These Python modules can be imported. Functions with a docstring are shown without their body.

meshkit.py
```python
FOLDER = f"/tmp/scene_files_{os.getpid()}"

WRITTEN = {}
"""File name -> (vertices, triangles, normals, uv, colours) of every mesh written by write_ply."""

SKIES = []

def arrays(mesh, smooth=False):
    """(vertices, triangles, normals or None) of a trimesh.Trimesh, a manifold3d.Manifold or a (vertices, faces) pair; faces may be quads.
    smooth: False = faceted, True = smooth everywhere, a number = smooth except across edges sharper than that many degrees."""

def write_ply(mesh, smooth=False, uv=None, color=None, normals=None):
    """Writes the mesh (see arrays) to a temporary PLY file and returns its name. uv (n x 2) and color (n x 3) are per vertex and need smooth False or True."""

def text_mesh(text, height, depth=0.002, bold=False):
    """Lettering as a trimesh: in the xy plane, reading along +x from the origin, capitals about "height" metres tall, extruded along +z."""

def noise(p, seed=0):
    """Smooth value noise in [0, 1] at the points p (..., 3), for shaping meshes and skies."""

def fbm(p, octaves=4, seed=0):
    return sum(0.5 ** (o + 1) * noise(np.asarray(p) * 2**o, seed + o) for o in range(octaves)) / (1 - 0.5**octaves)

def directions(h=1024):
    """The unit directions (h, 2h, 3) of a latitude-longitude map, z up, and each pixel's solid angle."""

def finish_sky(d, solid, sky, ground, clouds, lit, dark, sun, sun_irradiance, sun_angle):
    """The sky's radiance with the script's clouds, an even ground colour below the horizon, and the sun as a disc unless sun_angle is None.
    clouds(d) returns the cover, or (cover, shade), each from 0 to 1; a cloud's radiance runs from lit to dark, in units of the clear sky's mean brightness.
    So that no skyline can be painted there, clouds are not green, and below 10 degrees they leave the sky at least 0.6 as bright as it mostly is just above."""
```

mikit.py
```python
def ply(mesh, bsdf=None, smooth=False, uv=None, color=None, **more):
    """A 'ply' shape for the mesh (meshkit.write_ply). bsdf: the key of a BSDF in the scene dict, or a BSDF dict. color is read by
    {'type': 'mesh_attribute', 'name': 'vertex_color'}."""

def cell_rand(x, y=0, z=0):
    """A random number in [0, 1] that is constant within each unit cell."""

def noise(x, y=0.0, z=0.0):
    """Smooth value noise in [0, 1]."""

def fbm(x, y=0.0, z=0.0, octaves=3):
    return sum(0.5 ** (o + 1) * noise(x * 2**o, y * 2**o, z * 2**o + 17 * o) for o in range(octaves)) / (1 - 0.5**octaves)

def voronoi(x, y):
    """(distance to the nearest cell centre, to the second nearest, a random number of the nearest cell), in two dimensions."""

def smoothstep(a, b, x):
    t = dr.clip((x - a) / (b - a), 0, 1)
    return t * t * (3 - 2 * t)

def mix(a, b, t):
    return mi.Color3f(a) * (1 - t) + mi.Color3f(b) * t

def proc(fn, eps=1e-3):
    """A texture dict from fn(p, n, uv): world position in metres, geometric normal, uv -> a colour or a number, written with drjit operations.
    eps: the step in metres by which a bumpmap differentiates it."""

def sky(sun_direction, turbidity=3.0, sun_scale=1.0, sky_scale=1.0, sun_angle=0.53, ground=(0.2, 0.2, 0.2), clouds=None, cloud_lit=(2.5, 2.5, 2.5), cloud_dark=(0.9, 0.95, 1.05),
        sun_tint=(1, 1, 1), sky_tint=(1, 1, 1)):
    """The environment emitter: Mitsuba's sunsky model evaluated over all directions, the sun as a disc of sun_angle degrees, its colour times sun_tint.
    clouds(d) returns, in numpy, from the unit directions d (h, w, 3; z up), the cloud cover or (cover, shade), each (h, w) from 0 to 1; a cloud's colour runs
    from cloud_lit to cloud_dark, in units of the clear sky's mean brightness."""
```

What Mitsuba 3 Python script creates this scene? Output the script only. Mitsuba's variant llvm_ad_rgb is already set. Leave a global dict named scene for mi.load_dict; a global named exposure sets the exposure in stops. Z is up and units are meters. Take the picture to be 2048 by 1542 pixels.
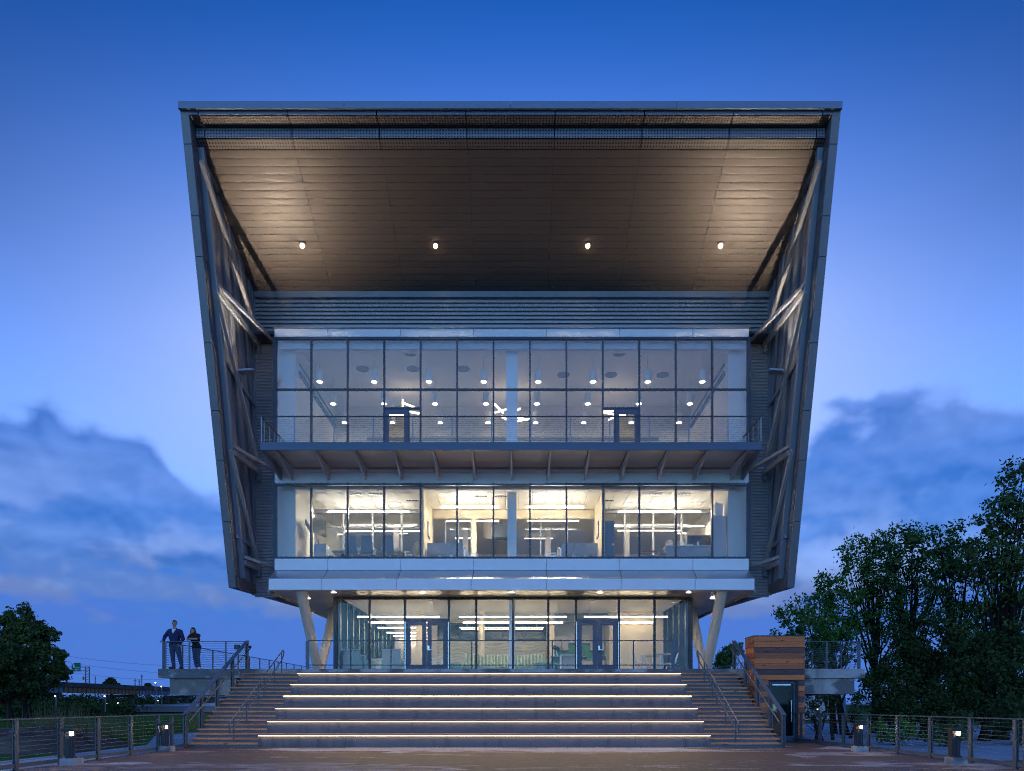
import math, random, numpy as np, trimesh, mitsuba as mi, drjit as dr, mikit, meshkit
from shapely.geometry import Polygon
from manifold3d import Manifold
T = mi.ScalarTransform4f
S = 0.93                      # survey unit -> metre (everything below is surveyed in units of 0.93 m)
F, CX, CY, EH = 1400., 1036., 1408., 1.452
scene, labels = {}, {}
exposure = 0.5
# ---- camera -------------------------------------------------------------------------------------------------
scene['camera'] = {'type': 'perspective', 'fov': math.degrees(2*math.atan(1024/F)), 'fov_axis': 'x', 'near_clip': .05, 'far_clip': 3000.,
    'principal_point_offset_x': -(CX-1024)/2048., 'principal_point_offset_y': -(CY-771)/1542.,
    'to_world': T().look_at(origin=[0, 0, EH*S], target=[0, 10, EH*S], up=[0, 0, 1])}
# ---- dusk sky -----------------------------------------------------------------------------------------------
def sst(a, b, x):
    t = np.clip((x-a)/(b-a), 0, 1); return t*t*(3-2*t)
def billow(q, octaves, seed):
    return sum(.5**(o+.3)*np.abs(2*meshkit.noise(q*2.05**o, seed+o)-1) for o in range(octaves))
def clouds(d):
    x, y, z = d[..., 0], d[..., 1], d[..., 2]
    az, el = np.degrees(np.arctan2(x, y)), np.degrees(np.arcsin(z)); aa = np.abs(az)
    n2 = meshkit.fbm(d*np.array([4, 4, 15.])+9, 5, 8)
    q = d*np.array([7, 7, 9.]); q = q+.35*(meshkit.fbm(d*9., 3, 31)[..., None]-.5)
    b1 = billow(q, 5, 3); b2 = billow(q+np.array([.05, 0, .10]), 5, 3); puffy = np.clip((b2-b1)*2.2, -1, 1)
    n3 = meshkit.fbm(d*np.array([7, 7, 11.])+3, 5, 12)
    east = sst(150, 120, aa)
    top = 13.6+5.4*sst(-45, -36, az)*sst(-24, -28.5, az)+5.0*sst(18, 25, az)+3*(meshkit.fbm(np.stack([x*4, y*4, 0*z], -1), 3, 5)-.5)
    bank = sst(.9, -.9, el+(b1-.62)*4.+(n3-.5)*3-top)*east
    lobe = sst(.50, .60, n3+.1*(.6-b1))*sst(17, 12, el)*sst(3, 10, el)*.75
    veil = np.exp(-((el-25)/np.where(el > 25, 10.5, 17.))**2)*(.08+.92*np.exp(-(az/34.)**2))*(.93+.14*n2)
    veil = np.maximum(veil, .72*sst(90, 150, aa)*np.exp(-((el-18)/22.)**2))
    ae = np.minimum(aa, 38)*sst(120, 60, aa)
    rho = np.sqrt((ae*.74)**2+np.maximum(el-22, 0)**2*1.5)
    high = .96*sst(13, 38, rho)*sst(18, 32, el)*(1-.85*sst(85, 140, aa))
    c1, c2 = veil*(1-high*.6), high
    cover = 1-(1-c1)*(1-c2); shade = c2/(c1+c2+1e-6)
    sb = np.clip(.84+.5*(n2-.5)-.26*lobe-.17*puffy+.5*sst(10, 2, el)-.12*np.exp(-(az/24.)**2), 0, .92)
    op = .74-.08*puffy+.28*sst(14, 4, el)+.04*lobe
    return cover*(1-bank)+op*bank, shade*(1-bank)+sb*bank
scene['sky'] = {'sampling_weight': 250., **mikit.sky((-.25, -1, .3), turbidity=3, sun_scale=0.0, sky_scale=1.0, ground=(.12, .1, .09), clouds=clouds,
    cloud_lit=(1.22, 1.47, 2.25), cloud_dark=(.0, .15, .74), sky_tint=(.55, 3.4, 9.4))}
# ---- helpers ------------------------------------------------------------------------------------------------
COUNT = {}
def numbered(k):
    n = COUNT.get(k, 0); COUNT[k] = n+1
    return k if n == 0 else f'{k}_{n:03d}'
def thing(name, label, cat, group=None, kind=None):
    k = numbered(name); labels[k] = {'label': label, 'category': cat}
    if group: labels[k]['group'] = group
    if kind: labels[k]['kind'] = kind
    return k
def sub(parent, name):
    return numbered(f'{parent}__{name}')
def add(key, mesh, bsdf, smooth=False, rad=None, sw=1., **more):
    if hasattr(mesh, 'to_mesh'):
        m = mesh.to_mesh(); mesh = (m.vert_properties[:, :3], m.tri_verts)
    if hasattr(mesh, 'vertices'): mesh = (mesh.vertices, mesh.faces)
    v, f = np.asarray(mesh[0], float)*S, np.asarray(mesh[1], int)
    if rad is not None: more['emitter'] = {'type': 'area', 'radiance': {'type': 'rgb', 'value': [float(c) for c in rad]}, 'sampling_weight': float(sw)}
    scene[key] = mikit.ply((v, f), 'mat_'+bsdf, smooth=smooth, **more)
    return key
def part(parent, name, mesh, bsdf, smooth=False, **more):
    return add(sub(parent, name), mesh, bsdf, smooth, **more)
def struct(name, mesh, bsdf, label, smooth=False, kind='structure'):
    k = numbered(name); labels[k] = {'label': label, 'kind': kind}
    return add(k, mesh, bsdf, smooth)
BF = np.array([[0, 2, 1], [1, 2, 3], [4, 5, 6], [5, 7, 6], [0, 1, 4], [1, 5, 4], [2, 6, 3], [3, 6, 7], [0, 4, 2], [2, 4, 6], [1, 3, 5], [3, 7, 5]])
def B(x0, x1, y0, y1, z0, z1):
    v = np.array([[x, y, z] for z in (min(z0, z1), max(z0, z1)) for y in (min(y0, y1), max(y0, y1)) for x in (min(x0, x1), max(x0, x1))], float)
    return v, BF
def cat(ms):
    vs, fs, n = [], [], 0
    for m in ms:
        if hasattr(m, 'vertices'): m = (np.asarray(m.vertices), np.asarray(m.faces))
        vs.append(m[0]); fs.append(np.asarray(m[1])+n); n += len(m[0])
    return np.vstack(vs), np.vstack(fs)
def unit(a):
    a = np.asarray(a, float); return a/max(np.linalg.norm(a), 1e-12)
def bar(p, q, w, h, up=(0, 0, 1)):
    p, q = np.asarray(p, float), np.asarray(q, float); d = unit(q-p)
    s = np.cross(d, up)
    if np.linalg.norm(s) < 1e-6: s = np.cross(d, (0, 1, 0))
    s = unit(s); u = np.cross(s, d)
    v = np.array([c+a*s*w/2+b*u*h/2 for b in (-1, 1) for c in (p, q) for a in (-1, 1)])
    return v, BF[:, ::-1] if np.dot(np.cross(v[1]-v[0], v[2]-v[0]), v[4]-v[0]) < 0 else BF
def tube(pts, r, n=6, closed=True):
    p = np.asarray(pts, float); r = np.broadcast_to(r, (len(p),))
    t = np.gradient(p, axis=0); t /= np.linalg.norm(t, axis=1, keepdims=True)+1e-12
    ref = np.array([0, 0, 1.]) if abs(t[0, 2]) < .9 else np.array([1., 0, 0])
    a = np.cross(t, ref); a /= np.linalg.norm(a, axis=1, keepdims=True)+1e-12
    b = np.cross(t, a); g = np.arange(n)*2*np.pi/n
    v = (p[:, None]+r[:, None, None]*(np.cos(g)[None, :, None]*a[:, None]+np.sin(g)[None, :, None]*b[:, None])).reshape(-1, 3)
    f = []
    for i in range(len(p)-1):
        for j in range(n):
            k = (j+1) % n; f += [[i*n+j, (i+1)*n+k, i*n+k], [i*n+j, (i+1)*n+j, (i+1)*n+k]]
    if closed:
        e = (len(p)-1)*n
        for j in range(1, n-1): f += [[0, j, j+1], [e, e+j+1, e+j]]
    f = np.array(f)[:, ::-1]
    return v, f
def cyl(x, y, z0, z1, r, n=16):
    return tube([[x, y, z0], [x, y, z1]], r, n)
def prism(poly, x0, x1):
    """polygon in (y, z) drawn out along x"""
    m = trimesh.creation.extrude_polygon(poly, abs(x1-x0), engine='earcut')
    v = np.asarray(m.vertices); return np.stack([v[:, 2]+min(x0, x1), v[:, 0], v[:, 1]], 1), np.asarray(m.faces)
def quad(a, b, c, d):
    return np.array([a, b, c, d], float), np.array([[0, 1, 2], [0, 2, 3]])
def at(px, py, Y):
    return np.array([(px-CX)*Y/F, Y, EH+(CY-py)*Y/F])
# ---- materials ----------------------------------------------------------------------------------------------
def col(c):
    return mikit.proc(c) if callable(c) else {'type': 'rgb', 'value': list(c)}
def M(name, c, rough=.5, metal=0., spec=.5, **k):
    b = {'type': 'principled', 'base_color': col(c), 'roughness': rough, 'metallic': metal, 'specular': spec, **k}
    scene['mat_'+name] = {'type': 'twosided', 'bsdf': b}
def D(name, c):
    scene['mat_'+name] = {'type': 'twosided', 'bsdf': {'type': 'diffuse', 'reflectance': col(c)}}
mx, fb, nz, st = mikit.mix, mikit.fbm, mikit.noise, mikit.smoothstep
def spot(base, amt, sx=1., sy=1., sz=1.):
    def fn(p, n, uv):
        k = fb(p.x*sx, p.y*sy, p.z*sz, 4); return mx([c*(1-amt) for c in base], [min(1, c*(1+amt)) for c in base], k)
    return fn
def holes(base, hole, a, b, sp):
    def fn(p, n, uv):
        u, v = getattr(p, a)/sp, getattr(p, b)/sp
        fu, fv = u-dr.floor(u)-.5, v-dr.floor(v)-.5
        return mx(base, hole, st(.34, .22, dr.sqrt(fu*fu+fv*fv)))
    return fn
M('panel', spot((.82, .83, .85), .05, .9, .9, .35), .5, .05)
M('balcony_metal', spot((.07, .105, .16), .08, .4, .4, 2), .38, .3)
M('sloped_metal', spot((.55, .56, .58), .04, .6, .6, .6), .3, .75)
M('fascia_metal', spot((.19, .235, .29), .08, .4, .4, 2), .38, .5)
M('edge_metal', spot((.21, .205, .22), .08, .5, .5, .5), .45, .3)
M('soffit', spot((.138, .110, .094), .08, .3, .8, 1), .44, .2)
M('soffit_perf_h', holes((.18, .145, .125), (.02, .017, .015), 'x', 'y', .1), .45, .2)
M('soffit_perf_v', holes((.30, .34, .42), (.03, .035, .05), 'x', 'z', .1), .45, .3)
M('wing_perf', spot((.115, .12, .135), .25, 1.5, 1.5, 12), .5, .25)
M('wing_dark', (.035, .04, .05), .6)
M('steel', spot((.24, .27, .32), .1, 1, 1, 1), .42, .45)
M('steel_warm', spot((.33, .325, .32), .08, 1, 1, 1), .5, .2)
M('galv', spot((.10, .13, .165), .12, 3, 3, 3), .45, .4)
M('siding', spot((.38, .385, .41), .1, .5, .5, .5), .4, .35)
M('mullion', (.025, .045, .08), .4, .2)
M('mullion_dark', (.02, .03, .045), .4, .3)
M('door_paint', (.045, .07, .13), .4, .1)
M('low_soffit', spot((.52, .47, .40), .1, 1., 3, 1), .3, .5)
M('column_paint', spot((.62, .56, .46), .06, .5, .5, .5), .45)
D('white_wall', spot((.68, .67, .65), .04, .3, .3, .3)); D('ceiling_white', (.80, .79, .77)); D('beige_wall', spot((.66, .59, .48), .05, .3, .3, .3))
D('lavender', (.56, .53, .55)); D('floor_light', spot((.52, .48, .43), .08, 1, 1, 1)); D('floor_grey', spot((.32, .30, .28), .12, 1, 1, 1)); D('dark_void', (.05, .06, .08)); D('tile_grey', (.45, .44, .42))
D('beam_grey', (.19, .21, .25))
M('white_paint', (.78, .80, .82), .4); M('chair_black', (.03, .04, .06), .6); M('chair_blue', (.16, .20, .26), .7); M('chrome', (.7, .7, .72), .2, .9)
M('grey_cloth', spot((.34, .38, .42), .1, 8, 8, 8), .9); M('blue_cloth', spot((.16, .24, .33), .1, 8, 8, 8), .9); M('green_cloth', (.24, .36, .28), .9); M('cream_cloth', (.62, .60, .48), .9); M('mint_cloth', (.16, .28, .27), .9)
M('green_splash', spot((.10, .30, .14), .08, 2, 2, 2), .35); M('counter', (.22, .21, .2), .4); M('cabinet', (.62, .58, .54), .45); M('screen', (.015, .02, .03), .15)
M('blue_door', (.04, .10, .20), .45); M('blind', (.55, .6, .66), .8)
def wave(p, n, uv):
    k = dr.sin(p.z*42+3*fb(p.x*1.6, p.z*2.5, 0., 3)*6)*.5+.5
    return mx((.30, .34, .36), (.62, .57, .47), k*.6+.4*nz(p.x*3, p.z*9))
M('feature_wall', wave, .5)
def wood(base, amt, ax):
    def fn(p, n, uv):
        o = {'x': p.x, 'y': p.y}[ax]; c = p.z+ (p.y if ax == 'x' else p.x)
        g = fb(o*1.3, c*30, 7.3, 4); k = st(.25, .75, g)
        kn = st(.10, .03, mikit.voronoi(o*.9, c*4.)[0])
        return mx(mx([b*(1-amt) for b in base], [b*(1+amt) for b in base], k), [b*.25 for b in base], kn)
    return fn
M('joist_paint', (.37, .385, .42), .5); M('tread_wood', wood((.68, .28, .10), .35, 'x'), .6); M('seat_wood', wood((.34, .145, .06), .35, 'x'), .55)
for i, c in enumerate([(.70, .19, .055), (.56, .145, .05), (.38, .11, .05), (.19, .07, .05), (.085, .055, .055)]): M(f'clad_{i}', wood(c, .18, 'x'), .6); 
for i, c in enumerate([(.70, .19, .055), (.50, .14, .055), (.36, .11, .05)]): M(f'cladside_{i}', wood(c, .3, 'y'), .6)
def conc(a, b):
    def fn(p, n, uv):
        k = st(.42, .58, fb(p.x*1.3, p.y*1.3, p.z*1.9, 5)); q = nz(p.x*14, p.y*14, p.z*14)
        st_ = st(.55, .8, fb(p.x*3.1+7, p.y*3.1, p.z*.5, 4))
        return mx(mx(a, b, k), [c*.55 for c in a], st_*.5)*(.9+.2*q)
    return fn
M('concrete', conc((.15, .145, .145), (.42, .405, .39)), .8); M('concrete_dark', conc((.20, .185, .16), (.36, .33, .28)), .85)
def risers(p, n, uv):
    k = fb(p.x*.7, p.y*.7, p.z*.7, 4); st_ = st(.5, .85, fb(p.x*5., 3., p.z*.8, 4)); q = nz(p.x*40, p.y*40, p.z*40)
    return mx((.075, .085, .115), (.11, .12, .15), k)*(1-.28*st_)*(.93+.14*q)
M('riser', risers, .5); M('stair_riser', spot((.11, .145, .20), .06, .7, .7, .7), .5)
def plaza(p, n, uv):
    warp = fb(p.x*.5, p.y*.9, 9., 3)*2.4
    big = fb(p.x*.22+warp, p.y*.55+warp*.6, 0., 5)
    near = st(17.5, 21.2, p.y)*st(24.5, 21.8, p.y)
    k = st(.60, .78, big+.20*near*st(9.5, 5., dr.abs(p.x+1.))+.03*near)
    fine = fb(p.x*9, p.y*9, 2., 3); gr = nz(p.x*55, p.y*55)
    c = mx((.055, .028, .022), (.12, .066, .05), fine); w = mx((.26, .23, .225), (.46, .42, .42), fine)
    sc = dr.abs(fb(p.x*.35+warp, p.y*1.6+5, 4., 4)-.5)
    streak = st(.016, .004, sc)*st(.5, .62, fb(p.x*.4+3, p.y*.8, 6., 3))
    return mx(c, w, dr.clip(k*.85+streak*.5, 0, .95))*(.86+.28*gr)
scene['mat_plaza_gravel'] = {'type': 'bumpmap', 'height': mikit.proc(lambda p, n, uv: .5*fb(p.x*22, p.y*22, 0., 3)+.5*fb(p.x*3, p.y*3, 5., 3), 4e-3), 'scale': .035,
    'bsdf': {'type': 'principled', 'base_color': mikit.proc(plaza), 'roughness': .6, 'specular': .4}}
def field(p, n, uv):
    k = fb(p.x*.15, p.y*.15, 0., 4); q = fb(p.x*2.5, p.y*2.5, 3., 3)
    g = mx((.04, .09, .022), (.10, .17, .05), q); d = mx((.05, .04, .025), (.11, .085, .06), q)
    return mx(g, d, st(.52, .66, k))
D('field', field)
D('pavement', spot((.34, .37, .40), .3, .35, .35, .35)); D('asphalt', spot((.06, .06, .06), .2, .5, .5, .5))
D('dirt', spot((.13, .095, .075), .5, 2, 2, 2)); D('rock', spot((.2, .18, .17), .35, 3, 3, 3)); D('straw', (.17, .14, .08)); D('blade', (.07, .14, .035))
def leafc(a, b):
    return lambda p, n, uv: mx(a, b, fb(p.x*1.1, p.y*1.1, p.z*1.1, 3))
for i, (a, b) in enumerate([((.05, .12, .03), (.12, .24, .06)), ((.045, .09, .03), (.10, .18, .05)), ((.05, .08, .03), (.12, .17, .05)), ((.03, .05, .02), (.065, .105, .035))]):
    D(f'leaf_{i}', leafc(a, b))
D('bark', spot((.03, .026, .022), .4, 6, 6, 2)); D('far_steel', spot((.10, .09, .08), .3, .1, .4, .4)); D('far_rust', (.34, .17, .08)); D('far_white', (.46, .45, .47)); D('far_grey', (.2, .22, .25)); D('sign_green', (.02, .16, .10)); D('sign_white', (.6, .65, .65))
M('bollard_black', (.025, .028, .035), .4); D('lens', (.8, .75, .65)); M('navy_cloth', (.020, .025, .085), .85); M('jeans', spot((.05, .075, .14), .25, 12, 12, 12), .9); M('black_cloth', (.008, .008, .01), .85); M('hair', (.012, .01, .012), .5)
M('skin', (.46, .27, .20), .5); M('white_cloth', (.7, .7, .75), .8); M('shoe_dark', (.03, .03, .04), .5); M('lip', (.35, .13, .11), .5); M('eye', (.03, .02, .02), .3)
M('grass_red', (.25, .07, .04), .6); M('yellow_print', (.8, .75, .12), .5); M('blue_print', (.08, .25, .5), .5)
scene['mat_glass'] = {'type': 'thindielectric', 'int_ior': 1.68, 'specular_transmittance': {'type': 'rgb', 'value': [.86, .90, .94]}}
scene['mat_dark_glass'] = {'type': 'thindielectric', 'int_ior': 1.4, 'specular_reflectance': {'type': 'rgb', 'value': .45}, 'specular_transmittance': {'type': 'rgb', 'value': [.45, .5, .55]}}
scene['mat_clear_glass'] = {'type': 'thindielectric', 'int_ior': 1.34, 'specular_transmittance': {'type': 'rgb', 'value': [.9, .93, .95]}}
WARM, SOFTW = np.array([1., .76, .46]), np.array([1., .80, .50])
# ---- the building: axis, levels ------------------------------------------------------------------------------
XB = -.27
ZP, Z3, Z4, ZR = 2.88, 7.62, 11.87, 17.65       # podium, third floor, fourth floor, roof of the glass box
YG, YU, YS, YBK = 31.3, 30.2, 31.2, 46.         # ground glass, upper glass, siding wall, back
OB = thing('office_building', 'four-storey glass and metal office building with flared canopy roof above lit seating steps', 'building')
yf = lambda z: 25.0+(23.07-z)*.2567              # raked front edge of the side walls
zs = lambda y: 22.15-.43*(y-25.6)                # sloping canopy ceiling
UO, UI = 11.83, 11.53
P = lambda name: sub(OB, name)
def sx(sg, a, b): return (XB+sg*a, XB+sg*b)
# roof and canopy
RF = P('roof')
add(sub(RF, 'slab'), prism(Polygon([(25.06, 22.93), (25.06, 22.83), (25.75, 22.65), (YS+.2, zs(YS)+.18), (42, 19.9), (42, 20.6), (31, 21.2)]), XB-11.8, XB+11.8), 'wing_dark')
xs = np.linspace(-UO-.02, UO+.02, 5)
for i in range(4): add(sub(RF, 'fascia'), B(XB+xs[i], XB+xs[i+1]-.012, 24.95, 25.05, 22.69, 22.945), 'fascia_metal')
ed = [-UI, -11.19, -8.0, -4.8, -1.6, 1.6, 4.8, 8.0, 11.19, UI]
for i in range(9):
    a, b = XB+ed[i]+.02, XB+ed[i+1]-.02
    add(sub(RF, 'lip_panel'), B(a, b, 25.07, 25.11, 22.57, 22.815), 'fascia_metal')
    add(sub(RF, 'perforated_panel'), B(a, b, 25.115, 25.50, 22.545, 22.565), 'soffit_perf_h')
    add(sub(RF, 'perforated_panel'), B(a, b, 25.60, 25.63, 22.17, 22.51), 'soffit_perf_v')
    add(sub(RF, 'perforated_panel'), bar([(a+b)/2, 25.64, zs(25.64)+.012], [(a+b)/2, 25.93, zs(25.93)+.012], b-a, .015), 'soffit_perf_h')
add(sub(RF, 'shadow_gap'), B(XB-UI, XB+UI, 25.5, 25.66, 22.52, 22.6), 'wing_dark')
pe = [-UI, -8.0, -4.8, -1.6, 1.6, 4.8, 8.0, UI]
y0, y1, NP = 25.95, 31.15, 20
rp = random.Random(4)
for i in range(NP):
    ya, yb = y0+(y1-y0)*i/NP, y0+(y1-y0)*(i+1)/NP-.012
    for j in range(7):
        a, b = XB+pe[j]+.004, XB+pe[j+1]-.004
        tl, sg = rp.uniform(-.0012, .0012), .0055+rp.uniform(-.0006, .0006)
        v, n = [], 6
        for k in range(n+1):
            t = k/n; y = ya+(yb-ya)*t; z = zs(y)-sg*4*t*(1-t)+tl*(2*t-1)-.004*t
            v += [[a, y, z], [b, y, z]]
        v += [[a, yb, zs(yb)+.05], [b, yb, zs(yb)+.05]]
        f = []
        for k in range(n+1): f += [[2*k, 2*k+3, 2*k+1], [2*k, 2*k+2, 2*k+3]]
        add(sub(RF, 'soffit_plank'), (np.array(v), np.array(f)[:, ::-1]), 'soffit', smooth=40)
# louvre band above the glass box and the siding beside it
LB = P('louvre_band')
add(sub(LB, 'back_sheet'), B(XB-UI, XB+UI, YS+.05, YS+.09, 17.4, 19.8), 'siding')
add(sub(LB, 'head_beam'), B(XB-UI+.02, XB+UI-.02, YS-.12, YS+.04, 19.53, 19.80), 'steel')
z = 19.38
while z > 17.5:
    v, f = prism(Polygon([(YS+.045, z+.055), (YS-.045, z+.03), (YS-.045, z-.05), (YS+.045, z-.035)]), XB-UI+.05, XB+UI-.05)
    add(sub(LB, 'slat'), (v, f), 'siding'); z -= .183
for sg in (-1, 1):
    zz, v = np.arange(6.2, 17.55, .14/6), []
    for q in zz: v += [[XB+sg*10.15, YS-.045*np.sign(math.sin(q*2*math.pi/.14))*abs(math.sin(q*2*math.pi/.14))**.35, q], [XB+sg*11.46, YS-.045*np.sign(math.sin(q*2*math.pi/.14))*abs(math.sin(q*2*math.pi/.14))**.5, q]]
    f = [[2*k, 2*k+1, 2*k+3] for k in range(len(zz)-1)]+[[2*k, 2*k+3, 2*k+2] for k in range(len(zz)-1)]
    part(OB, 'corrugated_siding', (np.array(v), np.array(f)), 'siding')
    part(OB, 'corner_post', B(*sx(sg, 11.42, 11.56), YS-.1, YS+.1, 6.3, 19.7), 'steel')
# side walls of the frame
for sg in (-1, 1):
    W = P('side_wall'); zt = lambda y: 22.6-.43*(y-25.1)
    outline = Polygon([(yf(22.9)+.05, 22.9), (yf(6.32)+.05, 6.32), (41.2, 6.9), (41.2, 20.2), (31.2, 20.9)])
    add(sub(W, 'skin'), prism(outline, *sx(sg, UO-.03, UO)), 'fascia_metal')
    zed = [22.93, 21.70, 19.5, 18.2, 15.35, 13.0, 11.2, 8.9, 6.3]
    for i in range(8):
        za, zb = zed[i], zed[i+1]+.025
        add(sub(W, 'edge_panel'), prism(Polygon([(yf(za)-.02, za), (yf(zb)-.02, zb), (yf(zb)+.09, zb), (yf(za)+.09, za)]), *sx(sg, UI+.006, UO+.003)), 'edge_metal')
        add(sub(W, 'return_panel'), prism(Polygon([(yf(za)+.10, za), (yf(zb)+.10, zb), (yf(zb)+.50, zb), (yf(za)+.50, za)]), *sx(sg, UI-.01, UI+.03)), 'wing_perf')
    reg = Polygon([(yf(22.2)+.5, 22.2), (yf(6.75)+.5, 6.75), (YS-.1, 6.75), (YS-.1, zs(YS)-.02), (26.2, zs(26.2)-.02)])
    o, k = .52, 0
    while o < 7:
        wd = .50 if k % 2 == 0 else .43
        pg = Polygon([(yf(24)+o, 24), (yf(5)+o, 5), (yf(5)+o+wd-.015, 5), (yf(24)+o+wd-.015, 24)]).intersection(reg)
        if pg.area > .02 and pg.geom_type == 'Polygon':
            if k % 2 == 0: add(sub(W, 'perforated_panel'), prism(pg, *sx(sg, UI-.01, UI+.02)), 'wing_perf')
            else: add(sub(W, 'channel'), prism(pg, *sx(sg, UI-.09, UI-.01)), 'steel')
        o += wd; k += 1
    add(sub(W, 'sill_beam'), prism(Polygon([(yf(6.32)+.1, 6.32), (41.2, 6.9), (41.2, 7.3), (YS, 6.78), (yf(6.72)+.1, 6.72)]), *sx(sg, UI-.12, UO-.04)), 'soffit')
    add(sub(W, 'sill_light'), B(*sx(sg, UI-.1, UO-.06), 40.9, 41.25, 6.80, 6.86), 'lens', rad=WARM*1.5, sw=.3)
    # steel: raked column, struts at the floors, diagonals
    def W3(px, py, u=11.36):
        Y = F*(XB-u)/(px-CX); return np.array([XB+sg*u, Y, EH+(CY-py)*Y/F])
    u = 11.42
    add(sub(W, 'column'), bar([XB+sg*u, yf(22.0)+.62, 22.0], [XB+sg*u, yf(6.8)+.62, 6.8], .2, .2, up=(0, 1, 0)), 'steel')
    for zl, e in ((17.5, .2), (11.82, .0), (7.55, 0.)):
        yc = yf(zl)+.62
        add(sub(W, 'strut'), bar([XB+sg*11.33, yc, zl+.12], [XB+sg*10.45, 31.0, zl-.05], .12, .13), 'steel_warm')
        add(sub(W, 'strut'), bar([XB+sg*11.33, yc+.05, zl-.1], [XB+sg*11.2, YS-.1, zl-.1], .12, .2), 'steel_warm')
        add(sub(W, 'gusset'), B(*sx(sg, 11.16, 11.26), YS-.25, YS-.04, zl-.45, zl+.1), 'steel')
    for a, b, w in [((403, 322), (517, 674), .15), ((433, 585), (514, 918), .13), ((461, 900), (515, 1120), .12)]:
        add(sub(W, 'brace'), bar(W3(*a, 11.2), W3(*b, 11.2), w, w), 'steel_warm')
    for a, b in [((445, 716), (517, 822)), ((474, 1072), (506, 1095)), ((410, 330), (470, 445))]:
        add(sub(W, 'girt'), bar(W3(*a, 11.42), W3(*b, 11.42), .1, .16), 'steel')
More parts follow.
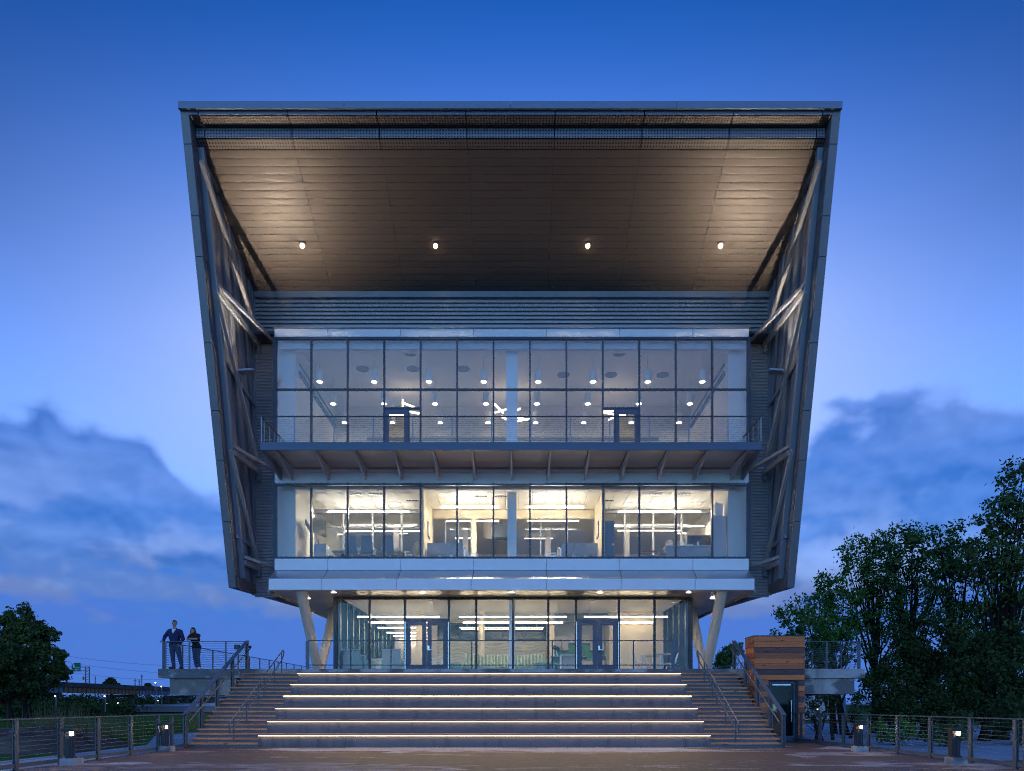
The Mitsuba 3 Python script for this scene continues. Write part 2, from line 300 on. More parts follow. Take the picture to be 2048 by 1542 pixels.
# cladding bands
GH = 10.22                                       # half width of the glass box
pj = [-GH, -7.93, -4.79, -1.64, 1.50, 4.65, 7.80, GH]
C = P('cladding')
def band(y0, y1, z0, z1, js, mat='panel'):
    for a, b in zip(js[:-1], js[1:]): add(sub(C, 'panel'), B(XB+a+.01, XB+b-.01, y0, y1, z0, z1), mat)
band(YU-.06, YU+.1, 17.27, 17.60, pj)
add(sub(C, 'coping'), B(XB-GH-.02, XB+GH+.02, YU-.1, YS, 17.605, 17.66), 'edge_metal')
band(YU-.05, YU+.1, 10.92, 11.40, pj); band(YU-.05, YU+.1, 11.415, 11.56, pj)
band(YU-.05, YU+.1, 7.22, 7.71, pj)
jf = [q*1.0 for q in (-10.2, -7.98, -4.84, -1.7, 1.45, 4.6, 7.72, 10.2)]
for a, b in zip(pj[:-1], pj[1:]):
    add(sub(C, 'sloped_panel'), cat([quad([XB+a+.012, 29.42, 6.72], [XB+b-.012, 29.42, 6.72], [XB+b-.012, YU-.06, 7.20], [XB+a+.012, YU-.06, 7.20])]), 'sloped_metal')
add(sub(C, 'backing'), B(XB-GH+.05, XB+GH-.05, YU+.1, YU+.28, 6.4, 7.7), 'wing_dark')
add(sub(C, 'backing'), B(XB-GH+.05, XB+GH-.05, YU+.1, YU+.28, 10.9, 11.56), 'wing_dark')
add(sub(C, 'backing'), B(XB-GH+.05, XB+GH-.05, 29.5, YU+.1, 6.30, 6.68), 'wing_dark')
band(29.38, 29.46, 6.25, 6.71, jf)
# ground-floor soffit: metal planks; downlights
SO = P('soffit')
for i in range(7):
    ya = 29.47+i*.26
    for a, b in ((-10.2, -3.4), (-3.4, 3.4), (3.4, 10.2)): add(sub(SO, 'plank'), B(XB+a+.004, XB+b-.004, ya, ya+.245, 6.235, 6.26), 'low_soffit')
for sg in (-1, 1):
    for i in range(28):
        ya = 31.3+i*.275; add(sub(SO, 'plank'), B(*sx(sg, 8.0, 10.2), ya, ya+.25, 6.235, 6.26), 'low_soffit')
    add(sub(SO, 'edge_trim'), B(*sx(sg, 10.2, 10.28), 29.5, 39.1, 6.15, 6.40), 'edge_metal')
    add(sub(SO, 'core'), B(*sx(sg, 8.0, 10.2), 29.5, YBK, 6.27, 6.6), 'wing_dark')
for i, q in enumerate((-9.45, -7.85, -4.07, -.28, 3.49, 7.28, 8.75)):
    yy = 31.5 if i in (0, 6) else 29.85
    t = thing('recessed_downlight', ('small warm downlight beside the leftmost slanted column', 'first small downlight from the left under the lower white band', 'second small downlight from the left under the lower white band', 'middle small downlight under the lower white band', 'second small downlight from the right under the lower white band', 'first small downlight from the right under the lower white band', 'small warm downlight beside the rightmost slanted column')[i], 'downlight', 'downlights in the ground-floor soffit')
    part(t, 'trim', cyl(q, yy, 6.215, 6.234, .13), 'white_paint'); part(t, 'lamp', cyl(q, yy, 6.205, 6.214, .095), 'lens', rad=SOFTW*np.array([1, .92, .8])*190, sw=24)
# ---- curtain walls -------------------------------------------------------------------------------------------
BAY = 2*GH/13; gx = [XB-GH+i*BAY for i in range(14)]
rpn = random.Random(31)
def pane(par, x0, x1, z0, z1, y, m='glass'): e = [y+rpn.uniform(-.004, .004) for _ in range(4)]; add(sub(par, 'pane'), quad([x0, e[0], z0], [x1, e[1], z0], [x1, e[2], z1], [x0, e[3], z1]), m)
for zb, zt_, tr in ((Z4, 17.18, 15.02), (7.73, 10.90, None)):
    G = P('curtain_wall')
    for i in range(14):
        e = i in (0, 13); add(sub(G, 'mullion'), B(gx[i]-(.07 if e else .032), gx[i]+(.07 if e else .032), YU-.07, YU+.12, zb, zt_+.08), 'mullion')
    for i in range(13):
        x0, x1 = gx[i]+.034+.036*(i == 0), gx[i+1]-.034-.036*(i == 12)
        add(sub(G, 'transom'), B(x0, x1, YU-.05, YU+.1, zt_-.02, zt_+.08), 'mullion')
        add(sub(G, 'transom'), B(x0, x1, YU-.05, YU+.1, zb, zb+.07), 'mullion')
        if tr:
            add(sub(G, 'transom'), B(x0, x1, YU-.05, YU+.1, tr-.03, tr+.03), 'mullion')
            pane(G, x0, x1, tr+.03, zt_-.02, YU)
            if i not in (3, 9): pane(G, x0, x1, zb+.07, tr-.03, YU)
            else:
                add(sub(G, 'transom'), B(x0, x1, YU-.05, YU+.1, 14.17, 14.24), 'mullion'); pane(G, x0, x1, 14.24, tr-.03, YU)
                dl, dr_ = (x0, x0+1.0) if i == 3 else (x1-1.0, x1)
                s0, s1 = (dr_+.06, x1) if i == 3 else (x0, dl-.06)
                pane(G, s0, s1, zb+.07, 14.17, YU); add(sub(G, 'mullion'), B(min(dr_, s1) if i == 3 else s1, s0 if i == 3 else dl, YU-.05, YU+.1, zb+.07, 14.17), 'mullion')
                d = P('terrace_door')
                add(sub(d, 'frame'), cat([B(dl, dl+.17, YU-.04, YU+.02, zb+.07, 14.15), B(dr_-.17, dr_, YU-.04, YU+.02, zb+.07, 14.15), B(dl+.17, dr_-.17, YU-.04, YU+.02, 13.95, 14.15), B(dl+.17, dr_-.17, YU-.04, YU+.02, zb+.07, zb+.3)]), 'door_paint')
                add(sub(d, 'glass'), quad([dl+.17, YU-.01, zb+.3], [dr_-.17, YU-.01, zb+.3], [dr_-.17, YU-.01, 13.95], [dl+.17, YU-.01, 13.95]), 'clear_glass')
                hx = dr_-.085 if i == 3 else dl+.085
                add(sub(d, 'lock'), B(hx-.06, hx+.06, YU-.09, YU-.04, 12.45, 12.6), 'white_paint')
        else: pane(G, x0, x1, zb+.07, zt_-.02, YU, 'clear_glass')
# ground floor glass
GW = P('curtain_wall')
gm = [at(p, 1300, YG)[0] for p in (673, 739.5, 810, 898, 952.5, 1026, 1096.5, 1152, 1237.5, 1309, 1379)]
GX0, GX1 = gm[0], gm[-1]; ZGT = 6.22
for i, x in enumerate(gm): add(sub(GW, 'mullion'), B(x-.045, x+.045, YG-.07, YG+.1, ZP, ZGT), 'mullion_dark')
for i in range(10):
    x0, x1 = gm[i]+.047, gm[i+1]-.047
    add(sub(GW, 'transom'), B(x0, x1, YG-.05, YG+.09, ZGT-.1, ZGT), 'mullion_dark')
    if i in (2, 7):
        add(sub(GW, 'transom'), B(x0, x1, YG-.05, YG+.09, 5.16, 5.26), 'door_paint'); pane(GW, x0, x1, 5.26, ZGT-.1, YG, 'clear_glass')
        d = P('entrance_door'); w = (x1-x0)/2
        for k in range(2):
            a, b = x0+k*w+.01, x0+(k+1)*w-.01
            add(sub(d, 'leaf'), cat([B(a, a+.2, YG-.04, YG+.02, ZP+.02, 5.15), B(b-.2, b, YG-.04, YG+.02, ZP+.02, 5.15), B(a+.2, b-.2, YG-.04, YG+.02, 4.97, 5.15), B(a+.2, b-.2, YG-.04, YG+.02, ZP+.02, ZP+.32)]), 'door_paint')
            add(sub(d, 'glass'), quad([a+.2, YG-.01, ZP+.32], [b-.2, YG-.01, ZP+.32], [b-.2, YG-.01, 4.97], [a+.2, YG-.01, 4.97]), 'clear_glass')
        add(sub(d, 'handle'), cat([B(x0+w+.03, x0+w+.11, YG-.07, YG-.04, 3.85, 4.05), bar([x0+w+.05, YG-.1, 3.87], [x0+w+.22, YG-.1, 3.87], .035, .035), bar([x0+w+.06, YG-.04, 3.87], [x0+w+.06, YG-.1, 3.87], .03, .03)]), 'chrome')
        for xx in (x0-.045, x1+.01): add(sub(d, 'jamb_trim'), B(xx, xx+.035, YG-.1, YG-.07, ZP, 5.12), 'chrome')
    else:
        pane(GW, x0, x1, ZP+.06, ZGT-.1, YG, 'clear_glass'); add(sub(GW, 'transom'), B(x0, x1, YG-.05, YG+.09, ZP, ZP+.06), 'mullion_dark')
for X in (GX0, GX1):
    ys = np.arange(YG+.15, YBK, 1.22)
    for i, y in enumerate(ys[:-1]):
        add(sub(GW, 'mullion'), B(X-.16, X+.16, y-.09, y+.09, ZP, ZGT), 'mullion')
        add(sub(GW, 'pane'), quad([X, y+.05, ZP+.05], [X, ys[i+1]-.05, ZP+.05], [X, ys[i+1]-.05, ZGT-.1], [X, y+.05, ZGT-.1]), 'clear_glass')
    add(sub(GW, 'transom'), B(X-.06, X+.06, YG+.15, YBK-1, ZGT-.12, ZGT-.02), 'mullion')
# slanted round columns, V-shaped in depth
for sg in (-1, 1):
    xc = XB+sg*8.96
    part(OB, 'slanted_column', tube([[xc, 32.35, ZP], [xc, 29.75, 6.34]], [.20, .235], 20), 'column_paint', smooth=50)
    part(OB, 'slanted_column', tube([[xc, 32.55, ZP], [xc, 35.2, 6.34]], [.20, .235], 20), 'column_paint', smooth=50)
# balcony
BL = P('balcony'); YB = 27.9; BH = 9.98
add(sub(BL, 'deck'), B(XB-BH, XB+BH, YB, YU-.06, 11.75, 11.86), 'steel')
add(sub(BL, 'fascia'), B(XB-BH, XB+BH, YB-.06, YB, 11.56, 11.87), 'balcony_metal')
for i in range(13):
    x = gx[0]+BAY*(i+.5)
    xa = XB+(x-XB)*1.0
    jb = np.array([[YB, 11.56], [YU-.08, 11.08], [YU-.08, 11.62], [YB, 11.62]])
    add(sub(BL, 'joist'), prism(Polygon(jb), xa-.04, xa+.04), 'joist_paint')
    for k in range(3):
        ya = YB+.02+k*.74
        if i < 12: add(sub(BL, 'underside_panel'), B(x+.06, x+BAY-.06, ya, ya+.725, 11.655, 11.68), 'low_soffit')
for sg in (-1, 1):
    add(sub(BL, 'joist'), prism(Polygon(jb), *sx(sg, BH-.1, BH)), 'steel')
    add(sub(BL, 'underside_panel'), B(*sx(sg, 6*BAY+.06, BH-.1), YB+.02, YU-.08, 11.655, 11.68), 'low_soffit')
    add(sub(BL, 'rail'), B(*sx(sg, BH-.05, BH), YB+.05, YU-.08, 12.90, 12.94), 'mullion_dark')
    for k in range(4): add(sub(BL, 'post'), B(*sx(sg, BH-.04, BH-.01), YB+.3+.6*k, YB+.33+.6*k, 11.87, 12.9), 'steel')
    for k in range(11): add(sub(BL, 'cable'), tube([[XB+sg*(BH-.03), YB+.02, 11.96+k*.085], [XB+sg*(BH-.03), YU-.08, 11.96+k*.085]], .006, 4), 'galv')
add(sub(BL, 'rail'), B(XB-BH, XB+BH, YB, YB+.05, 12.90, 12.94), 'mullion_dark')
for i in range(14):
    x = XB-BH+.02 if i == 0 else (XB+BH-.02 if i == 13 else gx[0]+BAY*i)
    add(sub(BL, 'post'), B(x-.02, x+.02, YB+.005, YB+.045, 11.87, 12.9), 'steel')
for k in range(11): add(sub(BL, 'cable'), tube([[XB-BH, YB+.03, 11.96+k*.085], [XB+BH, YB+.03, 11.96+k*.085]], .007, 4), 'galv')
# ---- interior shells -----------------------------------------------------------------------------------------
WH = 11.4
part(OB, 'back_wall', B(XB-WH, XB+WH, YBK, YBK+.2, ZP, 20), 'beam_grey')
part(OB, 'floor_slab', B(XB-GH+.05, XB+GH-.05, YU+.3, YBK, 6.62, Z3), 'floor_light')
part(OB, 'floor_slab', B(XB-GH+.05, XB+GH-.05, YU+.3, YBK, 11.3, Z4), 'floor_grey')
part(OB, 'roof_slab', B(XB-WH, XB+WH, YU+.12, YBK, 17.5, 17.6), 'wing_dark')
for sg in (-1, 1):
    for za, zb in ((Z3, 11.28), (Z4, 17.48)): part(OB, 'side_partition', B(*sx(sg, 9.5, GH+.06), YU+.55, YBK, za, zb), 'white_wall')
part(OB, 'ceiling', B(XB-9.5, XB+9.5, YU+.35, YBK, 17.40, 17.48), 'ceiling_white')
part(OB, 'bulkhead', B(XB-9.5, XB+9.5, YU+.5, YU+.75, 16.95, 17.38), 'ceiling_white')
part(OB, 'rear_partition', B(XB-9.5, XB+9.5, 37.5, 37.65, Z4, 17.39), 'white_wall')
part(OB, 'wall_rail', B(XB-7.8, XB+7.8, 37.45, 37.5, 15.55, 15.72), 'beam_grey')
for sg in (-1, 1):
    part(OB, 'wall_track', B(*sx(sg, 9.42, 9.5), 31.2, 37.2, 16.1, 16.3), 'mullion'); part(OB, 'wall_track', B(*sx(sg, 9.44, 9.5), 31.2, 37.2, 16.55, 16.63), 'beam_grey')
for i in range(13): part(OB, 'roller_blind', B(gx[i]+.05, gx[i+1]-.05, YU+.24, YU+.3, 16.9, 17.14), 'blind')
part(OB, 'interior_column', B(XB-.25, XB+.25, YU+.6, YU+1.1, Z4, 17.0), 'white_paint'); part(OB, 'interior_column', B(XB-.2, XB+.2, YU+.8, YU+1.2, Z3, 10.85), 'white_paint')
part(OB, 'interior_column', B(XB-.14, XB+.14, YG+.3, YG+.6, ZP, 6.3), 'white_paint')
# third floor: tile ceiling, two dividing walls, glazed partition
CT = P('tile_ceiling'); tx = np.linspace(-9.5, 9.5, 32)
for i in range(31):
    for ya, yb in ((YU+.35, 31.0), (31.0, 32.3), (32.3, 33.6)):
        add(sub(CT, 'tile'), B(XB+tx[i]+.012, XB+tx[i+1]-.012, ya+.012, yb-.012, 10.81, 10.84), 'ceiling_white')
add(sub(CT, 'plenum'), B(XB-9.5, XB+9.5, YU+.3, YBK, 10.86, 10.9), 'tile_grey')
for px, yy in ((710, 31.2), (752, 31.2), (962, 31.5), (1001, 31.5), (1311, 31.2), (1370, 31.2), (1215, 32.2), (825, 32.2)):
    q = at(px, 0, yy)[0]; add(sub(CT, 'air_vent'), B(q-.3, q+.3, yy-.06, yy+.06, 10.795, 10.81), 'mullion')
for x in (-4.15, 3.72): part(OB, 'dividing_wall', B(x-.05, x+.05, YU+.15, 33.6, Z3, 10.8), 'beige_wall')
GP = P('glazed_partition')
for x0, x1 in ((-9.75, -4.2), (3.78, 9.2)):
    add(sub(GP, 'frame'), B(x0, x1, 33.6, 33.72, 10.62, 10.8), 'beam_grey')
    for k in range(5):
        x = x0+(x1-x0)*k/4; add(sub(GP, 'frame'), B(x-.05, x+.05, 33.58, 33.7, Z3, 10.62), 'beam_grey')
    add(sub(GP, 'frame'), B(x0, x1, 33.61, 33.69, 9.92, 9.98), 'beam_grey')
    add(sub(GP, 'pane'), quad([x0, 33.65, Z3], [x1, 33.65, Z3], [x1, 33.65, 10.62], [x0, 33.65, 10.62]), 'clear_glass')
add(sub(GP, 'bulkhead'), B(-4.1, 3.67, 33.7, 33.85, 10.38, 10.82), 'beige_wall')
for x0, x1 in ((-4.1, -2.25), (-.2, 3.67)):
    add(sub(GP, 'pane'), quad([x0, 33.75, Z3], [x1, 33.75, Z3], [x1, 33.75, 10.38], [x0, 33.75, 10.38]), 'clear_glass')
    for k in range(4):
        x = x0+(x1-x0)*k/3; add(sub(GP, 'frame'), B(x-.03, x+.03, 33.71, 33.79, Z3, 10.38), 'beam_grey')
add(sub(GP, 'jamb'), B(-2.25, -2.0, 33.68, 33.9, Z3, 10.38), 'beige_wall')
part(OB, 'rear_partition', B(XB-9.5, XB+9.5, 44, 44.2, Z3, 10.86), 'lavender')
for x in (-6.5, -2.8, 1.6, 5.8):
    part(OB, 'office_column', B(x-.15, x+.15, 37.3, 37.6, Z3, 10.85), 'lavender')
for x, w in ((-7.6, 2.6), (-1.5, 1.4), (3.4, 2.2), (7.0, 2.4)): part(OB, 'office_screen', B(x-w/2, x+w/2, 40, 40.1, Z3, 9.3), 'blue_cloth')
part(OB, 'air_duct', tube([at(985, 1012, 35.0), at(985, 1075, 35.6)], .46, 16), 'chrome', smooth=50); part(OB, 'air_duct', B(-1.3, -.5, 34.6, 35.2, 9.7, 10.3), 'mullion')
# ground floor shell
part(OB, 'ground_ceiling', B(GX0+.1, GX1-.1, YG+.1, YBK, 6.24, 6.3), 'ceiling_white')
part(OB, 'ground_floor', B(GX0+.1, GX1-.1, YG+.1, YBK, ZP-.04, ZP+.005), 'floor_grey')
part(OB, 'ground_partition', B(4.85, GX1-.15, 36.2, 36.35, ZP, 6.24), 'beige_wall')
part(OB, 'ground_partition', B(4.72, 4.85, 36.2, 38.2, ZP, 6.24), 'beige_wall')
part(OB, 'ground_partition', B(1.9, 4.72, 38.2, 38.35, ZP, 6.24), 'white_wall')
part(OB, 'ground_partition', B(1.62, 1.9, 36.6, 40., ZP, 6.24), 'beige_wall')
part(OB, 'ground_partition', B(1.9, 4.72, 36.9, 37.1, 5.75, 6.24), 'beam_grey')
part(OB, 'feature_wall', B(-4.6, 1.62, 40., 40.12, ZP, 5.12), 'feature_wall')
WB = P('window_band')
for k in range(5):
    x0 = -4.6+k*1.245; add(sub(WB, 'pane'), B(x0+.05, x0+1.2, 40.02, 40.06, 5.2, 5.95), 'screen'); add(sub(WB, 'frame'), B(x0-.05, x0+.05, 39.97, 40.1, 5.12, 6.0), 'mullion')
add(sub(WB, 'frame'), B(-4.6, 1.6, 39.96, 40.08, 5.96, 6.08), 'mullion'); add(sub(WB, 'frame'), B(-4.6, 1.6, 39.96, 40.08, 5.1, 5.19), 'mullion'); add(sub(WB, 'soffit'), B(-4.6, 1.6, 39.9, 40.12, 6.08, 6.24), 'beige_wall')
part(OB, 'ground_column', B(-5.35, -5.0, 36.6, 36.95, ZP, 6.24), 'beige_wall'); part(OB, 'ground_column', cyl(-1.9, 36.5, ZP, 6.24, .17, 20), 'column_paint', smooth=50)
part(OB, 'ground_partition', B(-5.0, -4.6, 39.9, YBK, ZP, 6.24), 'lavender'); part(OB, 'ground_partition', B(GX0+.1, -5., 45.5, 45.7, ZP, 6.24), 'lavender')
# kitchen
KT = P('kitchen')
for k in range(7):
    x0 = 1.95+k*.39; lo = 4.75 if k in (2, 3, 4) else 4.35
    add(sub(KT, 'wall_cabinet'), B(x0+.008, x0+.38, 37.85, 38.19, lo, 5.12), 'cabinet')
    add(sub(KT, 'base_cabinet'), B(x0+.008, x0+.38, 37.6, 38.19, ZP+.1, 3.78), 'cabinet')
add(sub(KT, 'backsplash'), B(1.95, 4.7, 38.17, 38.195, 3.84, 4.8), 'green_splash'); add(sub(KT, 'counter'), B(1.92, 4.71, 37.55, 38.17, 3.785, 3.84), 'counter')
# ---- seating stair -------------------------------------------------------------------------------------------
XC, D0, TR, RI = -1.12, 23.37, .28, .15
HI, HO = 7.557, 9.88
ST = thing('seating_stair', 'broad flight of six lit timber seating steps with narrow stairs at both ends', 'stairs')
rs = random.Random(11)
for n in range(1, 7):
    y0 = D0+3*TR*(n-1); z1 = .45*n; tier = sub(ST, 'tier')
    jx = np.linspace(XC-HI, XC+HI, 7)
    for a, b in zip(jx[:-1], jx[1:]): add(sub(tier, 'riser'), B(a+.004, b-.004, y0+rs.uniform(-.002, .002), y0+.8, .45*(n-1)-.02, z1-.05), 'riser')
    for r in range(3):
        cuts = [XC-HI]+sorted(XC-HI+2*HI*(k/4)+rs.uniform(-.9, .9) for k in range(1, 4))+[XC+HI]
        for a, b in zip(cuts[:-1], cuts[1:]):
            add(sub(tier, 'seat_board'), B(a+.004, b-.004, y0-.07+.3*r, y0-.07+.3*r+.29, z1-.045, z1+rs.uniform(-.003, .003)), 'seat_wood')
    add(sub(tier, 'light_strip'), B(XC-HI+.02, XC+HI-.03, y0-.062, y0-.036, z1-.064, z1-.05), 'lens', rad=np.array([1, .72, .33])*10, sw=30)
for sg in (-1, 1):
    FL = sub(ST, 'flight')
    for k in range(1, 19):
        y = D0+TR*(k-1); a, b = sorted((XC+sg*HI, XC+sg*(HO+.04)))
        e = rs.uniform(-.02, .02)
        add(sub(FL, 'riser'), B(a, b-.04 if sg > 0 else b, y+.03, y+.33, RI*(k-1), RI*k-.05), 'stair_riser')
        add(sub(FL, 'tread'), B(a-(.03 if sg < 0 else 0), b+(.03 if sg > 0 else 0), y-.03, y+.285, RI*k-.05, RI*k), 'tread_wood')
    x = XC+sg*(HO+.02)
    add(sub(FL, 'stringer'), prism(Polygon([(D0+.1, 0), (D0+18*TR, 2.6), (D0+18*TR, 2.0), (D0+1.2, 0)]), x-.03, x+.03), 'steel')
def zst(y): return max(0, min(19, math.floor((y-D0)/TR)+1))*RI
# ---- raised deck ---------------------------------------------------------------------------------------------
YP, PH = D0+18*TR+.02, 14.35
DK = thing('raised_deck', 'raised concrete deck with thick grey slab edge carrying the building', 'deck')
add(sub(DK, 'slab'), B(XB-PH, XB+PH, YP, 56, ZP-.37, ZP), 'concrete')
add(sub(DK, 'girder'), B(XB-PH+.42, XC-HO-.5, YP+.12, YP+.7, 1.82, ZP-.372), 'concrete_dark'); add(sub(DK, 'girder'), B(XC+HO+.6, XB+PH-.36, YP+.12, YP+.7, 1.86, ZP-.372), 'concrete')
for sg in (-1, 1): add(sub(DK, 'girder'), B(*sx(sg, PH-1.0, PH-.4), YP+.72, 56, 1.84, ZP-.372), 'concrete_dark')
add(sub(DK, 'core_wall'), B(XC-HO+.1, XC+HO-.1, YP+.3, YP+.6, -.4, ZP-.38), 'concrete_dark')
for sg in (-1, 1):
    for y in (38., 48.): add(sub(DK, 'pier'), B(*sx(sg, 9.6, 10.3), y, y+.7, -.8, ZP-.38), 'concrete_dark')
# ---- handrails and guards ------------------------------------------------------------------------------------
k = 0
for sg, side in ((-1, 'left'), (1, 'right')):
    x = XC+sg*8.42
    for lo, hi, w in ((11, 18, 'upper'), (1, 9, 'lower')):
        t = thing('stair_handrail', f'{w} steel tube handrail with two bars standing on the {side} narrow stairs', 'handrail', 'tube handrails on the stairs')
        ks = [lo, (lo+hi+1)//2, hi]; pp = []
        for q in ks:
            y = D0+TR*(q-.55); zt = RI*q; pp.append((y, zt)); part(t, 'post', tube([[x, y, zt], [x, y, zt+.86]], .024, 8), 'galv', smooth=60)
        (ya, za), (yb, zb) = pp[0], pp[-1]
        part(t, 'bar', tube([[x, ya-.32, za+.50-.17], [x, ya-.36, za+.6], [x, ya-.33, za+.69], [x, ya, za+.86], [x, yb, zb+.86], [x, yb+.2, zb+.93], [x, yb+.26, zb+.86], [x, yb+.22, zb+.72], [x, yb, zb+.5], [x, ya, za+.5], [x, ya-.32, za+.33]], .024, 8), 'galv', smooth=60)
for sg, side in ((-1, 'left'), (1, 'right')):
    x = XC+sg*(HO+.05)
    t = thing('stair_guardrail', f'sloping cable guardrail with flat top plate along the outer edge of the {side} stairs', 'guardrail', 'sloping stair guardrails')
    ys = [D0-.12, D0+1.05, D0+2.35, D0+3.7, YP+.1]
    zb = [0, RI*4, RI*9, RI*13, ZP]; line = lambda y: 1.13+(ZP+1.12-1.13)*(y-ys[0])/(ys[-1]-ys[0])
    for y, z0 in zip(ys, zb):
        part(t, 'post', B(x-.055, x-.02, y-.06, y+.06, z0-.02, line(y)-.03), 'galv'); part(t, 'post', B(x+.02, x+.055, y-.06, y+.06, z0-.02, line(y)-.03), 'galv')
    part(t, 'top_rail', bar([x, ys[0]-.1, line(ys[0]-.1)], [x, ys[-1]+.05, line(ys[-1]+.05)], .16, .03), 'galv')
    xi = x-sg*.14
    part(t, 'handrail', tube([[xi, ys[0]-.05, line(ys[0])-.28], [xi, ys[-1], line(ys[-1])-.28]], .026, 8), 'galv', smooth=60)
    for c in range(10): part(t, 'cable', tube([[x, ys[0], line(ys[0])-.12-.1*c], [x, ys[-1], line(ys[-1])-.12-.1*c]], .006, 4), 'galv')
def guard(name, label, pts, posts, z0, h, ncab, group=None, pw=.1, bottom=False, cat_='guardrail', pair=False, mat='galv'):
    """a straight run from pts[0] to pts[1]; posts = fractions"""
    t = thing(name, label, cat_, group); a, b = [np.array([*q, z0]) for q in pts]; d = unit(b-a); s = np.array([-d[1], d[0], 0])
    for q in posts:
        c = a+(b-a)*q; lo, hi = c+[0, 0, -.05], c+[0, 0, h-.03]
        part(t, 'post', cat([bar(lo+s*.028, hi+s*.028, .018, pw, up=tuple(d)), bar(lo-s*.028, hi-s*.028, .018, pw, up=tuple(d))]) if pair else bar(lo, hi, pw, .03, up=tuple(s)), mat)
    part(t, 'top_rail', bar(a-d*.05+[0, 0, h-.012], b+d*.05+[0, 0, h-.012], .1, .024), mat)
    for c in range(ncab): zz = .1+(h-.2)*c/max(1, ncab-1); part(t, 'cable', tube([a+[0, 0, zz], b+[0, 0, zz]], .006, 4), 'galv')
    if bottom: part(t, 'bottom_rail', bar(a+[0, 0, .1], b+[0, 0, .1], .05, .09), mat)
    return t
fr = lambda n: [i/(n-1) for i in range(n)]
xl, xr = XB-14.2, XB+14.2
guard('deck_guardrail', 'cable guardrail at the deck front where two people stand', ((xl, YP+.1), (XC-HO-.1, YP+.1)), [0, .03, .32, .76], ZP, 1.13, 11, 'deck edge guardrails', pw=.06)
guard('deck_guardrail', 'cable guardrail running back along the left edge of the deck behind the two people', ((xl, YP+.25), (xl, 52)), [i/15.5 for i in range(16)], ZP, 1.13, 11, 'deck edge guardrails', pw=.1)
guard('deck_guardrail', 'short cable guardrail at the deck front right of the timber-clad tower', ((11.25, YP+.1), (xr, YP+.1)), [.0, .5, .97, 1.], ZP, 1.13, 11, 'deck edge guardrails', pw=.06)
guard('deck_guardrail', 'cable guardrail running back along the right edge of the deck beside the trees', ((xr, YP+.25), (xr, 52)), [i/15.5 for i in range(16)], ZP, 1.13, 11, 'deck edge guardrails', pw=.1)
t = thing('terrace_guardrail', 'thin two-bar guardrail in front of the ground-floor glass above the top seat', 'guardrail')
x0, x1 = at(615, 0, YP+.12)[0], at(1346, 0, YP+.12)[0]
for x, w in ((x0, .07), (at(700, 0, YP)[0], .02), (at(781, 0, YP)[0], .02), (at(943, 0, YP)[0], .02), (at(1105, 0, YP)[0], .02), (at(1268, 0, YP)[0], .02), (x1, .07)): part(t, 'post', B(x-w, x+w, YP+.1, YP+.14, ZP, ZP+1.14), 'galv' if w > .05 else 'mullion')
for zz in (ZP+1.14, ZP+.14): part(t, 'rail', B(x0, x1, YP+.1, YP+.14, zz, zz+.035), 'mullion')
# fences round the plaza
def fence(xa, ya, xb, yb, ys, label):
    a, b = np.array([xa, ya]), np.array([xb, yb])
    return guard('cable_fence', label, ((xa, ya), (xb, yb)), [(y-ya)/(yb-ya) for y in ys], 0, 1.13, 10, 'cable fences round the plaza', pw=.105, bottom=True, cat_='fence', pair=True)
fence(-10.98, 9., -10.98, D0-.2, [9.1, 10.7, 12.2, 13.75, 15.3, 16.8, 18.3, 19.85, 21.35, 22.2], 'grey cable fence on the left edge of the plaza before the grass')
fence(11.3, 9., 10.82, 27.6, [9.2, 10.8, 12.3, 13.8, 15.35, 15.65, 17.15, 18.75, 20.3, 21.9, 23.5, 25.2, 26.8, 27.55], 'grey cable fence on the right edge of the plaza before the trees')
# timber-clad tower with a door
TW = thing('timber_tower', 'square tower clad in red and brown timber boards beside the right stairs', 'lift tower')
xa, xb, yf0, yb0, H = 9.22, 11.18, 27.3, 28.38, 4.10
add(sub(TW, 'core'), cat([B(xa+.05, xb-.05, yf0+.06, yb0-.02, 2.36, H-.06), B(xa+.05, xa+.62, yf0+.06, yb0-.02, 0, 2.36), B(xb-.3, xb-.05, yf0+.06, yb0-.02, 0, 2.36), B(xa+.6, xb-.28, yf0+.75, yb0-.02, 0, 2.36)]), 'wing_dark')
add(sub(TW, 'cap'), B(xa-.02, xb+.02, yf0-.02, yb0, H, H+.03), 'mullion_dark')
order = [0, 0, 3, 2, 0, 1, 4, 0, 1, 3, 1, 4, 0, 2, 4, 1, 3, 0, 2]; rt = random.Random(3)
for i in range(19):
    z1 = H-.215*i-.006; z0 = max(z1-.203, .01); d = rt.uniform(-.006, .006)
    for a, b in (((xa, xb),) if i < 8 else ((xa, xa+.55), (xb-.24, xb))):
        add(sub(TW, 'board'), B(a, b, yf0+d, yf0+.05, z0, z1), f'clad_{order[(i+(3 if a > 10 else 0)) % 19] if i >= 8 else order[i]}')
    add(sub(TW, 'board'), B(xa-.012+d, xa+.045, yf0+.055, yb0, z0, z1), f'cladside_{rt.choice([0, 0, 1, 1, 2])}')
    add(sub(TW, 'board'), B(xb-.045, xb+.012+d, yf0+.055, yb0, z0, z1), f'cladside_{rt.choice([0, 1, 2])}')
dr0 = sub(TW, 'door'); da, db = xa+.62, xb-.30
add(sub(dr0, 'frame'), cat([B(da, da+.08, yf0+.14, yf0+.24, .01, 2.34), B(db-.08, db, yf0+.14, yf0+.24, .01, 2.34), B(da+.08, db-.08, yf0+.14, yf0+.24, 2.24, 2.34), B(da+.08, db-.08, yf0+.14, yf0+.24, .01, .2)]), 'door_paint')
add(sub(dr0, 'pane'), quad([da+.08, yf0+.19, .2], [db-.08, yf0+.19, .2], [db-.08, yf0+.19, 2.24], [da+.08, yf0+.19, 2.24]), 'dark_glass')
